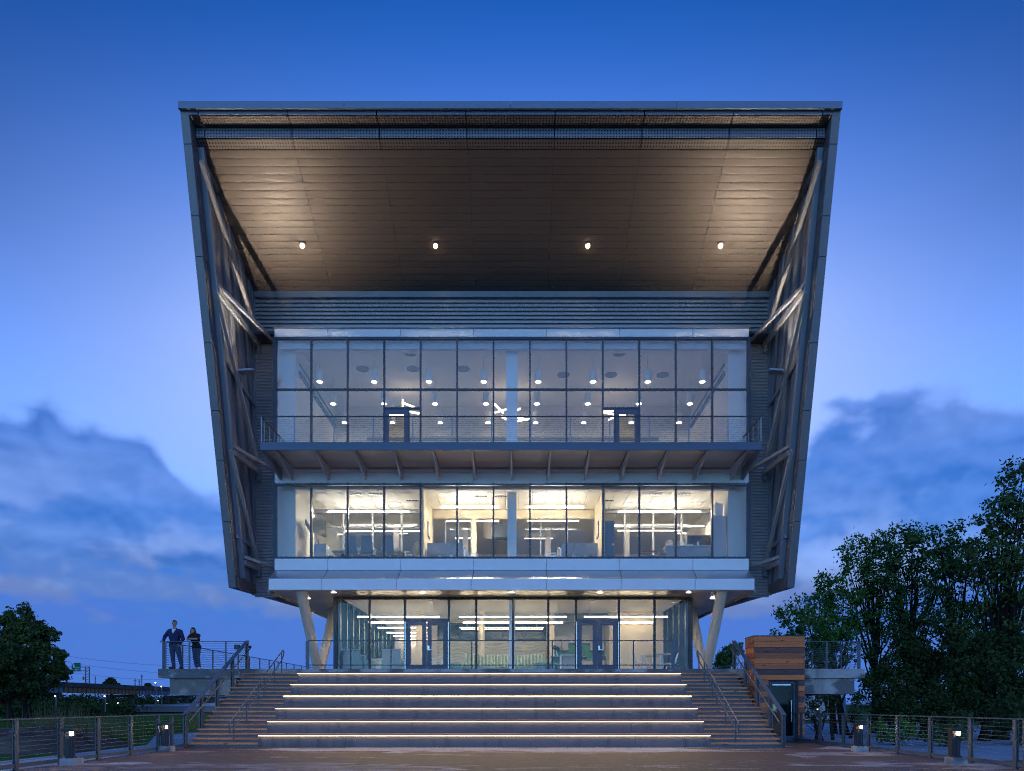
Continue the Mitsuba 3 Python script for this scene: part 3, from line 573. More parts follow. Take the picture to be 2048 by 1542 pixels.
add(sub(dr0, 'handle'), B(db-.2, db-.17, yf0+.06, yf0+.1, .75, 1.6), 'chrome')
add(sub(dr0, 'closer'), B(da+.12, db-.2, yf0+.1, yf0+.14, 2.18, 2.23), 'chrome')
sk = thing('door_sticker', 'round yellow and blue notice on the glass door of the timber tower', 'sticker')
c = at(1529, 1416, yf0+.0); c[0] = da+.22
part(sk, 'disc', tube([[c[0], yf0+.178, c[2]], [c[0], yf0+.186, c[2]]], .1, 20), 'yellow_print'); part(sk, 'band', B(c[0]-.09, c[0]+.09, yf0+.17, yf0+.177, c[2]-.16, c[2]-.09), 'blue_print'); part(sk, 'header', B(c[0]-.09, c[0]+.09, yf0+.17, yf0+.177, c[2]+.08, c[2]+.15), 'white_paint')
# floodlight and fittings
t = thing('security_floodlight', 'small box floodlight on a bracket at the top of the left stair guardrail', 'floodlight')
q = at(475, 1294, YP+.1)
part(t, 'housing', B(q[0]-.1, q[0]+.1, YP, YP+.14, q[2]-.1, q[2]+.09), 'bollard_black'); part(t, 'bracket', B(q[0]+.1, q[0]+.42, YP+.06, YP+.1, q[2]-.02, q[2]+.02), 'bollard_black'); part(t, 'sensor', trimesh.creation.icosphere(2, .06).apply_translation([q[0]+.52, YP+.08, q[2]]), 'bollard_black', smooth=True)
for sg, side in ((-1, 'left'), (1, 'right')):
    t = thing('wing_floodlight', f'flat floodlight on an arm from the {side} side wall truss shining up at the canopy', 'floodlight', 'canopy floodlights')
    pos = np.array([XB+sg*10.95, 28.7, 15.05])
    part(t, 'head', bar(pos+[sg*.18, -.02, .0], pos+[-sg*.35, .1, .1], .42, .07), 'steel'); part(t, 'arm', bar(pos+[sg*.16, 0, 0], pos+[sg*.34, .0, -.02], .09, .09), 'steel')
    part(t, 'lens', bar(pos+[sg*.1, 0, .062], pos+[-sg*.3, .09, .135], .34, .012), 'lens', rad=WARM*6, sw=.5)
    tgt = np.array([XB+sg*8.95, 26.3, 21.7])
    scene[f'floodlight_beam_{side}'] = {'type': 'spot', 'to_world': T().look_at(origin=list((pos+[-sg*.1, .05, .2])*S), target=list(tgt*S), up=[0, 1, 0]), 'cutoff_angle': 53., 'beam_width': 3., 'sampling_weight': 45., 'intensity': {'type': 'rgb', 'value': list(np.array([1, .82, .62])*105.)}}
for i, px in enumerate((605.5, 871.5, 1176, 1441)):
    Y = 29.15; q = at(px, 486, Y); zz = zs(Y)
    t = thing('canopy_spotlight', f"{('leftmost', 'second from left', 'third from left', 'rightmost')[i]} of the four small round spotlights in the canopy ceiling", 'spotlight', 'spotlights in the canopy ceiling')
    part(t, 'ring', tube([[q[0], Y, zz-.02], [q[0], Y-.01, zz-.09]], .11, 16), 'chrome'); part(t, 'lamp', tube([[q[0], Y-.015, zz-.075], [q[0]-.02, Y-.05, zz-.15]], .085, 14), 'lens', rad=WARM*9, sw=.3)
    scene[f'canopy_beam_{i}'] = {'type': 'spot', 'to_world': T().look_at(origin=[q[0]*S, (Y-.08)*S, (zz-.2)*S], target=[q[0]*S*.8, 21*S, 0], up=[1, 0, 0]), 'cutoff_angle': 48., 'beam_width': 25., 'sampling_weight': 22., 'intensity': {'type': 'rgb', 'value': list(WARM*65.)}}
# bollards
for i, (px, pt, pb, sd) in enumerate(((141, 1478, 1527, 1), (331.5, 1459, 1500, 1), (1721, 1456, 1500, -1), (1914, 1470, 1525, -1))):
    Y = EH*F/(pb-CY+3); x = (px-CX)*Y/F; w = ('leftmost lit bollard lamp by the plaza fence', 'lit bollard lamp at the foot of the left stairs', 'lit bollard lamp by the right fence, farther of the two there', 'rightmost lit bollard lamp by the plaza fence')[i]
    t = thing('bollard_light', f'{w} on a concrete block', 'bollard light', 'bollard lights round the plaza')
    part(t, 'base', B(x-.19, x+.19, Y-.12, Y+.2, -.02, .16), 'concrete'); part(t, 'foot', B(x-.11, x+.09, Y-.05, Y+.1, .16, .2), 'bollard_black')
    part(t, 'pole', B(x-.14-.02*sd, x-.02*sd+.03, Y, Y+.16, .2, .86), 'bollard_black'); part(t, 'column', tube([[x-sd*.0+.03, Y+.02, .2], [x+.03, Y+.02, .70]], .055, 12), 'bollard_black')
    part(t, 'head', B(x-.16, x+.16, Y-.1, Y+.18, .80, .87), 'bollard_black'); part(t, 'lamp', cyl(x+.03, Y-.01, .70, .795, .036, 12), 'lens', rad=WARM*np.array([1, .9, .75])*80, sw=20)
# ---- interior lamps ------------------------------------------------------------------------------------------
def ordn(i, n): return ('leftmost', 'second from left', 'third from left', 'fourth from left', 'fourth from right', 'third from right', 'second from right', 'rightmost')[i]
SPC = 2.5
for r, Y in enumerate((32.0, 34.35, 36.65)):
    for i in range(8):
        x = -.32+(i-3.5)*SPC
        t = thing('pendant_light', f"{ordn(i, 8)} white cylinder pendant in the {('front', 'middle', 'back')[r]} row of the top floor", 'pendant light', 'cylinder pendants on the top floor')
        part(t, 'shade', cyl(x, Y, 16.18, 16.72, .16, 16), 'white_paint', smooth=50); part(t, 'stem', cyl(x, Y, 16.72, 17.4, .018, 6), 'white_paint'); part(t, 'lamp', cyl(x, Y, 16.165, 16.178, .115, 16), 'lens', rad=SOFTW*24, sw=18 if r == 2 else 4)
for i, (x, y) in enumerate([(-7.4, 33.3), (-5.0, 33.3), (-2.6, 33.3), (2.2, 33.9), (4.5, 33.9), (7.0, 33.9), (-4.9, 31.8), (4.6, 31.8)]):
    part(OB, 'ceiling_speaker', cyl(x, y, 17.375, 17.398, .3, 20), 'beam_grey')
rc = random.Random(5)
for nm, rods in (('middle', [(989.5, 808.4, 1006.2, 825.7), (990.4, 825.1, 1016.7, 817.7), (1030.3, 823.3, 1039.6, 817.3), (1003.4, 832.5, 1016.4, 840.9), (1032, 833.5, 1050.7, 839), (1030.7, 842.7, 1059.6, 837.6)]),
                 ('left', [(808, 806.6, 828.5, 814.4), (819.2, 823.6, 837.8, 827), (779.3, 829.8, 807, 829.8), (806, 800, 806.5, 812)]), ('right', [(1206, 820.5, 1229.2, 820.5), (1206, 824.8, 1229.2, 828.8), (1217, 840, 1228.6, 833.8), (1237, 830.7, 1249.6, 831)])):
    t = thing('rod_chandelier', f'{nm} chandelier of crossed glowing rods on the top floor', 'chandelier', 'rod chandeliers on the top floor')
    cx = np.mean([r[0] for r in rods]); c = at(cx, 822, 35.5)
    part(t, 'stem', cyl(c[0], 35.5, c[2], 17.4, .012, 6), 'white_paint')
    for r in rods: part(t, 'rod', bar(at(r[0], r[1], 35.5+rc.uniform(-.35, .1)), at(r[2], r[3], 35.5+rc.uniform(-.1, .5)), .07, .07), 'lens', rad=SOFTW*np.array([1, .92, .85])*6, sw=.5)
def linear(name, label, x0, x1, y, z, zc, group, rad, segs=1, sw=1., th=1.):
    t = thing(name, label, 'linear light', group)
    part(t, 'housing', B(x0, x1, y-.035*th, y+.035*th, z+.022, z+.05), 'white_paint')
    seg = (x1-x0)/segs; up = [B(x0+.05, x1-.05, y-.03, y+.03, z+.062, z+.07)] if zc < 0 else []
    if zc > 8 and sw > 20: part(t, 'uplight', B(x0+.05, x1-.05, y-.03, y+.03, z+.062, z+.07), 'lens', rad=np.array(rad)*.03, sw=sw*.5)
    part(t, 'lamp', cat([B(x0+seg*k+.015, x0+seg*(k+1)-.015, y-.04*th, y+.04*th, z-.03*th, z+.02*th) for k in range(segs)]+up), 'lens', rad=rad, sw=sw)
    for q in (.08, .92): part(t, 'cable', tube([[x0+(x1-x0)*q, y, z+.06], [x0+(x1-x0)*q, y, zc]], .008, 4), 'white_paint')
L3 = 'linear pendants on the third floor'
for lab, a, b, Y, z, sg in (('long linear pendant over the meeting table in the left third-floor room', 655, 820, 32.5, 10.36, 3), ('left linear pendant in the bright waiting room on the third floor', 882, 997, 31.75, 10.38, 2), ('right linear pendant in the bright waiting room on the third floor', 1052, 1167, 31.75, 10.38, 2), ('long linear pendant over the desk in the right third-floor room', 1236, 1401, 32.5, 10.36, 3)):
    linear('linear_pendant', lab, at(a, 0, Y)[0], at(b, 0, Y)[0], Y, z, 10.82, L3, SOFTW*150, sg, 90)
for lab, a, b, y, Y in (('linear light behind the left meeting room, lower left', 632, 673, 1054, 34.8), ('linear light behind the left meeting room, lower right', 776, 826, 1053.5, 34.8), ('linear light behind the waiting room, lower left', 892, 998, 1042, 34.4), ('linear light behind the waiting room, lower right', 1054, 1158, 1041.5, 34.4), ('linear light behind the right office, lower left', 1227, 1262, 1052.5, 34.8), ('linear light behind the right office, lower right', 1366, 1416, 1052.5, 34.8),
                   ('far thin linear light left of the meeting room chairs', 640, 686, 1069, 38.), ('far thin linear light above the meeting room chairs', 690, 842, 1062.8, 37), ('far thin linear light behind the waiting room left seats', 910, 950, 1076.5, 39), ('far thin linear light behind the waiting room right seats', 1049, 1106, 1077, 39), ('far thin linear light above the right office desks', 1234, 1364, 1061.3, 37), ('far short linear light right of the blue door', 1355, 1374, 1067, 38.5), ('lowest far linear light behind the waiting room right seats', 1048, 1106, 1096.5, 43), ('far linear light near the open door of the meeting room', 790, 815, 1067, 38.6)):
    p, q = at(a, y, Y), at(b, y, Y); linear('far_linear_light', lab, p[0], q[0], Y, p[2], 10.86, 'linear lights in the open office', SOFTW*8, 2 if b-a > 60 else 1, 4, .6)
GL = 'linear pendants on the ground floor'
rows = [(33.2, 0), (35.6, 1), (38.0, 2), (40.6, 3), (42.7, 4), (45., 5)]
for i, (Y, r) in enumerate(rows):
    z = 5.60; nth = ('first', 'second', 'third', 'fourth', 'fifth', 'sixth')[r]
    linear('hanging_light', f'{nth} linear light from the front in the left ground-floor lounge', -7.62, -3.72 if r < 2 else -4.9, Y, z, 6.24, GL, SOFTW*17, 3, 22)
    if r < 2: linear('hanging_light', f'{nth} linear light from the front over the curved sofa on the ground floor', -2.8, 2.3, Y, z, 6.24, GL, SOFTW*17, 4, 22); 
    if r == 0: linear('hanging_light', 'first linear light from the front in the right ground-floor cafe', at(1168, 0, Y)[0], at(1335, 0, Y)[0], Y, z, 6.24, GL, SOFTW*17, 3, 22)
    if r == 1: linear('hanging_light', 'second linear light from the front in the right ground-floor cafe', at(1239, 0, Y)[0], at(1309, 0, Y)[0], Y, z, 6.24, GL, SOFTW*17, 2, 18)
    if r in (2, 3): Y = 38.3+.9*(r-2); linear('hanging_light', f'{nth} linear light from the front before the window band on the ground floor', -3.2, 1.4, Y, 5.62, 6.24, GL, SOFTW*5, 3, 4, .5)
# ---- furniture -----------------------------------------------------------------------------------------------
def rot(m, x, y, deg, z=0.):
    m = cat([m]); a = math.radians(deg); c, s = math.cos(a), math.sin(a); v = np.array(m[0], float)
    return np.stack([v[:, 0]*c-v[:, 1]*s+x, v[:, 0]*s+v[:, 1]*c+y, v[:, 2]+z], 1), m[1]
def exec_chair(x, y, deg, z, label):
    t = thing('office_chair', label, 'chair', 'dark high-back chairs round the meeting table')
    R = lambda m: rot(m, x, y, deg, z)
    part(t, 'seat', R(B(-.27, .27, -.26, .28, .48, .58)), 'chair_blue'); 
    bk = np.array([[-.27, -.27, .55], [.27, -.27, .55], [-.22, -.36, 1.27], [.22, -.36, 1.27]]); w = bk+[0, -.06, 0]
    part(t, 'backrest', R((np.vstack([w, bk]), np.array([[0, 1, 2], [1, 3, 2], [4, 6, 5], [5, 6, 7], [0, 2, 4], [2, 6, 4], [1, 5, 3], [3, 5, 7], [2, 3, 6], [3, 7, 6], [0, 4, 1], [1, 4, 5]]))), 'chair_blue')
    for s in (-1, 1): part(t, 'armrest', R(cat([B(s*.30-.03, s*.30+.03, -.2, .18, .74, .78), B(s*.30-.02, s*.30+.02, -.03, .02, .5, .74)])), 'chrome')
    part(t, 'base', R(cat([cyl(0, 0, .08, .48, .035, 8)]+[bar([0, 0, .1], [.3*math.cos(k*1.257), .3*math.sin(k*1.257), .05], .05, .04) for k in range(5)])), 'chrome')
for i, (px, Y, dg) in enumerate([(704, 31.3, 4), (737, 31.3, 0), (780, 31.3, -5), (654, 32.0, -75), (817, 32.2, 75)]):
    exec_chair(at(px, 0, Y)[0], Y, dg, Z3, ('first dark high-back chair from the left with its back to the window', 'second dark high-back chair with its back to the window', 'third dark high-back chair with its back to the window', 'dark high-back chair seen from the side at the left end of the meeting table', 'dark high-back chair seen from the side at the right end of the meeting table')[i])
t = thing('meeting_table', 'dark meeting table among the high-back chairs in the left third-floor room', 'table')
a, b = at(668, 0, 32.3)[0], at(808, 0, 32.3)[0]
part(t, 'tabletop', B(a, b, 31.85, 32.9, Z3+.76, Z3+.82), 'chair_blue')
for q in (.18, .82): part(t, 'leg', B(a+(b-a)*q-.25, a+(b-a)*q+.25, 32.3, 32.5, Z3, Z3+.76), 'chair_black')
t = thing('wall_screen', 'dark wall-mounted screen on a swing arm in the left third-floor room', 'screen')
part(t, 'panel', bar([-9.2, 31.3, 9.52], [-8.9, 32.4, 9.52], .06, .75), 'screen'); part(t, 'arm', cat([bar([-9.48, 32., 9.5], [-9.1, 31.8, 9.5], .06, .06), bar([-9.48, 31.2, 9.6], [-9.48, 32., 9.4], .04, .2)]), 'mullion')
t = thing('computer_trolley', 'grey cabinet at the lower left of the meeting room', 'cabinet'); q = at(640, 0, 31.4)[0]
part(t, 'body', B(q-.25, q+.3, 31.3, 31.8, Z3+.1, Z3+1.0), 'grey_cloth'); part(t, 'plinth', B(q-.2, q+.25, 31.35, 31.75, Z3, Z3+.1), 'chair_black')
def wait_chair(px, Y, deg, label):
    x = at(px, 0, Y)[0]; t = thing('waiting_chair', label, 'chair', 'grey waiting-room armchairs'); R = lambda m: rot(m, x, Y, deg, Z3)
    part(t, 'seat', R(B(-.27, .27, -.25, .27, .42, .50)), 'grey_cloth'); part(t, 'backrest', R(bar([0, -.27, .5], [0, -.34, .98], .52, .07, up=(0, 1, 0))), 'grey_cloth')
    for s in (-1, 1): part(t, 'arm_frame', R(cat([B(s*.30-.02, s*.30+.02, -.25, .25, .68, .72), B(s*.30-.02, s*.30+.02, .21, .25, 0, .7), B(s*.30-.02, s*.30+.02, -.25, -.21, 0, .7)])), 'chrome')
for i, px in enumerate((868, 892, 916)): wait_chair(px, 31.4, 0, f"{('first', 'second', 'third')[i]} grey waiting chair from the left in the waiting room")
for i, px in enumerate((1134, 1158, 1182)): wait_chair(px, 31.4, 0, f"{('third', 'second', 'first')[i]} grey waiting chair from the right in the waiting room")
wait_chair(942, 32.2, -70, 'grey waiting chair turned sideways beside the white column, left'); wait_chair(1106, 32.2, 70, 'grey waiting chair turned sideways beside the white column, right')
for i, (x, s) in enumerate(((-4.095, 1), (3.665, -1))):
    t = thing('picture_frame', f"small framed picture on the {('left', 'right')[i]} beige wall of the waiting room", 'picture')
    part(t, 'frame', B(x, x+s*.03, 31.7, 32.3, 9.05, 9.75), 'chair_black'); part(t, 'print', B(x+s*.03, x+s*.034, 31.77, 32.23, 9.12, 9.68), 'white_wall')
t = thing('office_desk', 'pale desk with a full front panel in the right third-floor room', 'desk')
a, b = at(1334, 0, 31.2)[0], at(1432, 0, 31.2)[0]
part(t, 'front_panel', B(a, b, 31.2, 31.25, Z3, Z3+.86), 'grey_cloth'); part(t, 'desktop', B(a-.05, b+.05, 31.15, 32., Z3+.86, Z3+.9), 'cabinet')
for i, px in enumerate((1388, 1412)):
    t = thing('monitor', ('left', 'right')[i]+' dark monitor on the pale desk in the right third-floor room', 'monitor', 'monitors on the desk'); q = at(px, 0, 31.8)[0]
    part(t, 'panel', B(q-.3, q+.26, 31.8, 31.84, Z3+1.05, Z3+1.5), 'screen'); part(t, 'stand', B(q-.04, q+.04, 31.84, 31.9, Z3+.9, Z3+1.15), 'chrome')
for i, (px, w, h) in enumerate(((1369, .05, .3), (1396, .04, .25), (1381, .12, .08))):
    t = thing('desk_bottle' if i < 2 else 'paper_stack', ('white bottle standing on the pale desk, left', 'white bottle standing on the pale desk, right', 'stack of papers on the pale desk')[i], ('bottle', 'bottle', 'papers')[i]); q = at(px, 0, 31.4)[0]
    if i < 2: part(t, 'body', cyl(q, 31.4, Z3+.9, Z3+.9+h*.8, w, 10), 'white_paint'); part(t, 'cap', cyl(q, 31.4, Z3+.9+h*.8, Z3+.9+h, w*.6, 10), 'blue_print')
    else: part(t, 'sheet', B(q-w, q+w, 31.35, 31.6, Z3+.9, Z3+.9+h), 'white_paint')
exec_chair(at(1326, 0, 31.6)[0], 31.6, 120, Z3, 'dark office chair beside the pale desk in the right third-floor room')
t = thing('tall_cabinet', 'tall blue cabinet with a round knob at the left of the right third-floor room', 'cabinet'); a, b = 3.85, at(1229, 0, 31.3)[0]
part(t, 'body', B(a, b, 31.3, 32.2, Z3, Z3+2.02), 'blue_door'); part(t, 'knob', trimesh.creation.icosphere(2, .05).apply_translation([b-.08, 31.24, Z3+.95]), 'chrome', smooth=True)
t = thing('wall_cupboard', 'wall cupboards above the desk on the right wall with a white board standing on top', 'cupboard')
part(t, 'carcass', B(8.72, 9.2, 31.0, 32.6, 9.0, 9.75), 'cabinet'); part(t, 'end_panel', B(8.6, 9.2, 30.95, 31.0, Z3, 9.78), 'lavender')
part(t, 'board', bar([8.75, 31.1, 10.1], [9.15, 31.3, 10.1], .03, .6), 'white_paint')
t = thing('round_chair', 'low round red-backed chair by the window of the right third-floor room', 'chair'); q = at(1300, 0, 31.1)[0]
an = np.linspace(-2.4, -.7, 9); part(t, 'backrest', tube([[q+.42*math.cos(k), 31.5+.42*math.sin(k), Z3+.62] for k in an], .045, 8), 'grass_red', smooth=60)
part(t, 'seat', cyl(q, 31.5, Z3+.3, Z3+.45, .4, 20), 'chair_blue'); part(t, 'base', cyl(q, 31.5, Z3, Z3+.3, .08, 10), 'chrome')
# ground floor furniture
def armchair(px, Y, deg, label, w=.42, h=1.0, mat='grey_cloth'):
    x = at(px, 0, Y)[0]; t = thing('armchair', label, 'armchair', 'blue-grey lounge armchairs'); R = lambda m: rot(m, x, Y, deg, ZP)
    part(t, 'seat', R(B(-w+.1, w-.1, -.36, .38, .12, .46)), mat); part(t, 'backrest', R(bar([0, -.34, .12], [0, -.46, h], 2*w, .16, up=(0, 1, 0))), mat)
    for s in (-1, 1): part(t, 'armrest', R(B(s*w-.09, s*w+.09, -.36, .4, .08, .66)), mat)
    for s in (-1, 1):
        for k in (-1, 1): part(t, 'leg', R(B(s*(w-.05)-.03, s*(w-.05)+.03, k*.3-.03, k*.3+.03, 0, .1)), 'chair_black')
armchair(700, 32.9, 20, 'tall blue-grey armchair with its back to the window, leftmost on the ground floor', .42, 1.12, 'blue_cloth'); armchair(724, 33.6, -15, 'low blue-grey armchair turned sideways left of the white side table', .4, .88, 'blue_cloth')
armchair(789, 33.2, -8, 'pale grey armchair with its back to the window beside the left glass doors', .44, 1.14); armchair(752, 36.4, 180, 'grey armchair facing the window behind the white side table', .42, .95); armchair(805, 35.8, 100, 'pale grey armchair half hidden by the left door jamb', .4, .9, 'cabinet')
t = thing('side_table', 'white box side table between the lounge armchairs', 'table'); q = at(750, 0, 34.2)[0]; part(t, 'body', B(q-.32, q+.32, 34., 34.6, ZP, ZP+.62), 'white_paint'); part(t, 'tabletop', B(q-.36, q+.36, 33.96, 34.64, ZP+.62, ZP+.66), 'white_paint')
t = thing('tall_table', 'small tall table seen through the left glass doors', 'table'); q = at(873, 0, 35.)[0]; part(t, 'tabletop', B(q-.3, q+.3, 35, 35.4, ZP+.84, ZP+.88), 'white_paint')
for s in (-1, 1): part(t, 'leg', B(q+s*.26-.02, q+s*.26+.02, 35.1, 35.3, ZP, ZP+.84), 'chrome')
t = thing('curved_sofa', 'long curved sofa with striped green channelled back in the ground-floor lobby', 'sofa')
P0, P1 = at(930, 0, 35.2), at(1089, 0, 35.2); nb = 46
def arc(u): x = P0[0]+(P1[0]-P0[0])*u; return x, 36.3-1.3*(2*u-1)**2
for k in range(nb):
    x, y = arc((k+.5)/nb); part(t, 'back_channel', tube([[x, y, ZP+.45], [x, y+.09, ZP+1.05], [x, y+.10, ZP+1.10]], [.047, .047, .02], 8), 'green_cloth' if k % 2 else 'cream_cloth', smooth=60)
for k in range(6):
    (xa_, ya_), (xb_, yb_) = arc(k/6), arc((k+1)/6)
    part(t, 'seat_cushion', bar([xa_+.01, ya_-.35, ZP+.40], [xb_-.01, yb_-.35, ZP+.40], .66, .14), 'mint_cloth'); part(t, 'plinth', bar([xa_, ya_-.3, ZP+.17], [xb_, yb_-.3, ZP+.17], .5, .33), 'blue_cloth')
for i, (px, Y, r) in enumerate(((905, 34.2, .5), (1090, 33.6, .5), (1125, 33.9, .38))):
    t = thing('pouf', ('round green pouf left of the curved sofa', 'round green pouf right of the curved sofa', 'small round green pouf beside the kitchen desk')[i], 'pouf', 'round poufs in the lobby'); q = at(px, 0, Y)[0]
    part(t, 'seat', tube([[q, Y, ZP+.3], [q, Y, ZP+.50], [q, Y, ZP+.55]], [r, r, r*.9], 24), 'mint_cloth', smooth=50); part(t, 'base', cyl(q, Y, ZP, ZP+.3, r*.95, 24), 'blue_cloth', smooth=50)
for i, (px, Y) in enumerate(((1118, 34.4), (1138, 33.2))):
    t = thing('work_desk', ('grey desk with an adjustable screen before the kitchen', 'pale desk with white legs beside the right glass doors')[i], 'desk'); q = at(px, 0, Y)[0]
    part(t, 'desktop', B(q-.42, q+.42, Y-.3, Y+.3, ZP+.86, ZP+.9), 'white_paint' if i else 'blue_cloth')
    for s in (-1, 1): part(t, 'leg', B(q+s*.39-.03, q+s*.39+.03, Y-.28, Y+.28, ZP, ZP+.86), 'white_paint' if i else 'grey_cloth')
    part(t, 'modesty_panel', B(q-.3, q+.36, Y+.1, Y+.13, ZP+.1, ZP+.86), 'cabinet' if i else 'grey_cloth')
t = thing('monitor', 'tilted monitor on an arm above the grey desk by the kitchen', 'monitor'); q = at(1111, 1296, 34.4); part(t, 'panel', bar(q+[-.12, 0, .06], q+[.2, 0, -.1], .04, .22, up=(0, .6, 1)), 'screen'); part(t, 'stand', bar([q[0]+.1, 34.4, ZP+.9], q, .03, .03), 'chrome')
def cafe_chair(px, Y, deg, label):
    x = at(px, 0, Y)[0]; t = thing('cafe_chair', label, 'chair', 'white cafe chairs with chrome legs'); R = lambda m: rot(m, x, Y, deg, ZP)
    part(t, 'seat', R(B(-.22, .22, -.22, .24, .46, .49)), 'white_paint'); part(t, 'backrest', R(bar([0, -.22, .55], [0, -.34, .95], .40, .025, up=(0, 1, 0))), 'white_paint'); part(t, 'back_support', R(cat([bar([s*.15, -.2, .46], [s*.15, -.25, .6], .025, .025) for s in (-1, 1)])), 'chrome')
    for s in (-1, 1):
        for k in (-1, 1): part(t, 'leg', R(bar([s*.17, k*.15, .47], [s*.23, k*.24, 0], .026, .026)), 'chrome')
for i, (px, Y, dg) in enumerate(((1280, 32.6, -80), (1298, 33.6, -75), (1341, 32.8, 85), (1334, 33.8, 80), (1362, 34.0, 90))): cafe_chair(px, Y, dg, ('white cafe chair nearest the right glass doors', 'white cafe chair behind the leftmost one at the cafe table', 'white cafe chair at the right end of the cafe table', 'white cafe chair at the far right of the cafe table', 'white cafe chair close to the right glass side wall')[i])
for i, (px, Y) in enumerate(((1322, 32.8), (1306, 34.2))):
    t = thing('cafe_table', ('front', 'rear')[i]+' cafe table with thin grey top beside the white chairs', 'table', 'cafe tables'); q = at(px, 0, Y)[0]
    part(t, 'tabletop', B(q-.42, q+.42, Y-.4, Y+.4, ZP+.88, ZP+.915), 'lavender'); part(t, 'pedestal', cyl(q, Y, ZP+.03, ZP+.88, .05, 10), 'chrome'); part(t, 'foot', cyl(q, Y, ZP, ZP+.03, .28, 16), 'chrome')
for i, px in enumerate((1168, 1204, 1211, 1215)):
    t = thing('jar' if i else 'kettle', ('dark kettle on the kitchen counter', 'first dark jar on the kitchen counter', 'second dark jar on the kitchen counter', 'third dark jar on the kitchen counter')[i], 'jar' if i else 'kettle'); q = at(px, 0, 37.7)[0]
    part(t, 'body', cyl(q, 37.75, 3.84, 3.98+.05*(i > 0), .07 if i else .12, 12), 'chair_black'); part(t, 'lid', cyl(q, 37.75, 3.98+.05*(i > 0), 4.02+.05*(i > 0), .05, 12), 'chrome')
# ---- people --------------------------------------------------------------------------------------------------
def blob(bones, length=.03, it=8):
    def sp(c, r): return Manifold.sphere(r, 14).translate([float(q) for q in c])
    m = None
    for b in bones:
        h = Manifold.batch_hull([sp(c, r) for c, r in b]); m = h if m is None else m+h
    m = m.refine_to_length(length); me = m.to_mesh()
    tm = trimesh.Trimesh(me.vert_properties[:, :3], me.tri_verts, process=True)
    trimesh.smoothing.filter_taubin(tm, iterations=it); return tm
def hand(w, d, up, s, curl=.5):
    """wrist, pointing direction, back-of-hand normal, thumb side"""
    w, d, up = np.array(w, float), unit(d), unit(up); sd = unit(np.cross(d, up))*s; out = [[(w, .027), (w+d*.085+sd*.027, .017), (w+d*.085-sd*.03, .015)]]
    for k, L in enumerate((.068, .076, .072, .056)):
        a = w+d*.085+sd*(.030-.0195*k); b = a+unit(d-up*curl*.5)*L*.55; c = b+unit(d-up*curl*1.6)*L*.5
        out += [[(a, .0095), (b, .0088)], [(b, .0088), (c, .0078)]]
    a = w+d*.03+sd*.03; b = a+unit(d*.6+sd*.8-up*.2)*.04; c = b+unit(d*.9+sd*.25-up*.4)*.033
    return out+[[(a, .013), (b, .011)], [(b, .011), (c, .009)]]
def head(c, fw, sc=1.):
    c, fw = np.array(c, float), unit(fw); r = unit(np.cross(fw, (0, 0, 1))); q = lambda f, s, u, rad: (c+(fw*f+r*s+np.array([0, 0, u]))*sc, rad*sc)
    return [[q(-.02, 0, .03, .088), q(.012, 0, .025, .08)], [q(.02, 0, .02, .07), q(.045, 0, -.085, .035)], [q(.02, .035, -.055, .035), q(.02, -.035, -.055, .035), q(.05, 0, -.085, .03)],
            [q(.083, 0, .005, .010), q(.108, 0, -.03, .012)], [q(0, .08, -.01, .02), q(-.01, .083, .02, .016)], [q(0, -.08, -.01, .02), q(-.01, -.083, .02, .016)]]
def face(t, c, fw, pl, sc=1.):
    c, fw = np.array(c, float), unit(fw); r = unit(np.cross(fw, (0, 0, 1)))
    for s in (-1, 1): part(t, 'eye', pl(trimesh.creation.icosphere(2, .011*sc).apply_translation(c+(fw*.083+r*s*.031+np.array([0, 0, .004]))*sc)), 'eye', smooth=True); part(t, 'eyebrow', pl(bar(c+(fw*.088+r*s*.015+np.array([0, 0, .026]))*sc, c+(fw*.08+r*s*.047+np.array([0, 0, .026]))*sc, .01, .007)), 'hair')
    part(t, 'mouth', pl(bar(c+(fw*.079-r*.022+np.array([0, 0, -.068]))*sc, c+(fw*.079+r*.022+np.array([0, 0, -.068]))*sc, .012, .011)), 'lip')
def placer(x, y, z):
    def pl(m):
        v, f = cat([m]); return v/S+np.array([x, y, z]), f
    return pl
def grow(bones, g): return [[(c, r+g) for c, r in b] for b in bones]
A = lambda *q: np.array(q, float)
p0 = at(348.8, 0, 28.78); pl = placer(p0[0], 28.78, ZP)
t = thing('person', 'person in navy pullover and jeans with one hand on the deck corner rail', 'person')
hd, fw = A(.013, -.02, 1.745), (0.1, -1, -.08)
torso = [[(A(-.16, 0, 1.46), .075), (A(.19, 0, 1.45), .075), (A(.015, -.02, 1.30), .125)], [(A(-.10, 0, 1.30), .115), (A(.12, 0, 1.30), .115), (A(.01, 0, 1.0), .125)], [(A(-.05, 0, 1.0), .12), (A(.08, 0, 1.0), .12)]]
hips = [[(A(-.07, 0, .92), .115), (A(.10, 0, .92), .115)]]
arms = [[(A(-.20, 0, 1.45), .068), (A(-.36, -.02, 1.24), .055)], [(A(-.36, -.02, 1.24), .053), (A(-.375, -.08, 1.10), .038)], [(A(.235, 0, 1.44), .068), (A(.325, .02, 1.16), .055)], [(A(.325, .02, 1.16), .053), (A(.25, -.08, .97), .038)]]
legs = [[(A(-.08, 0, .90), .10), (A(-.055, -.02, .48), .068)], [(A(-.055, -.02, .48), .066), (A(-.02, 0, .09), .048)], [(A(.11, 0, .90), .10), (A(.205, -.02, .47), .068)], [(A(.205, -.02, .47), .066), (A(.285, 0, .09), .048)]]
feet = [[(A(-.02, .02, .05), .045), (A(-.10, -.16, .035), .034)], [(A(.285, .02, .05), .045), (A(.30, -.17, .035), .034)]]
neck = [[(A(.013, .0, 1.52), .06), (A(.013, -.01, 1.66), .055)]]
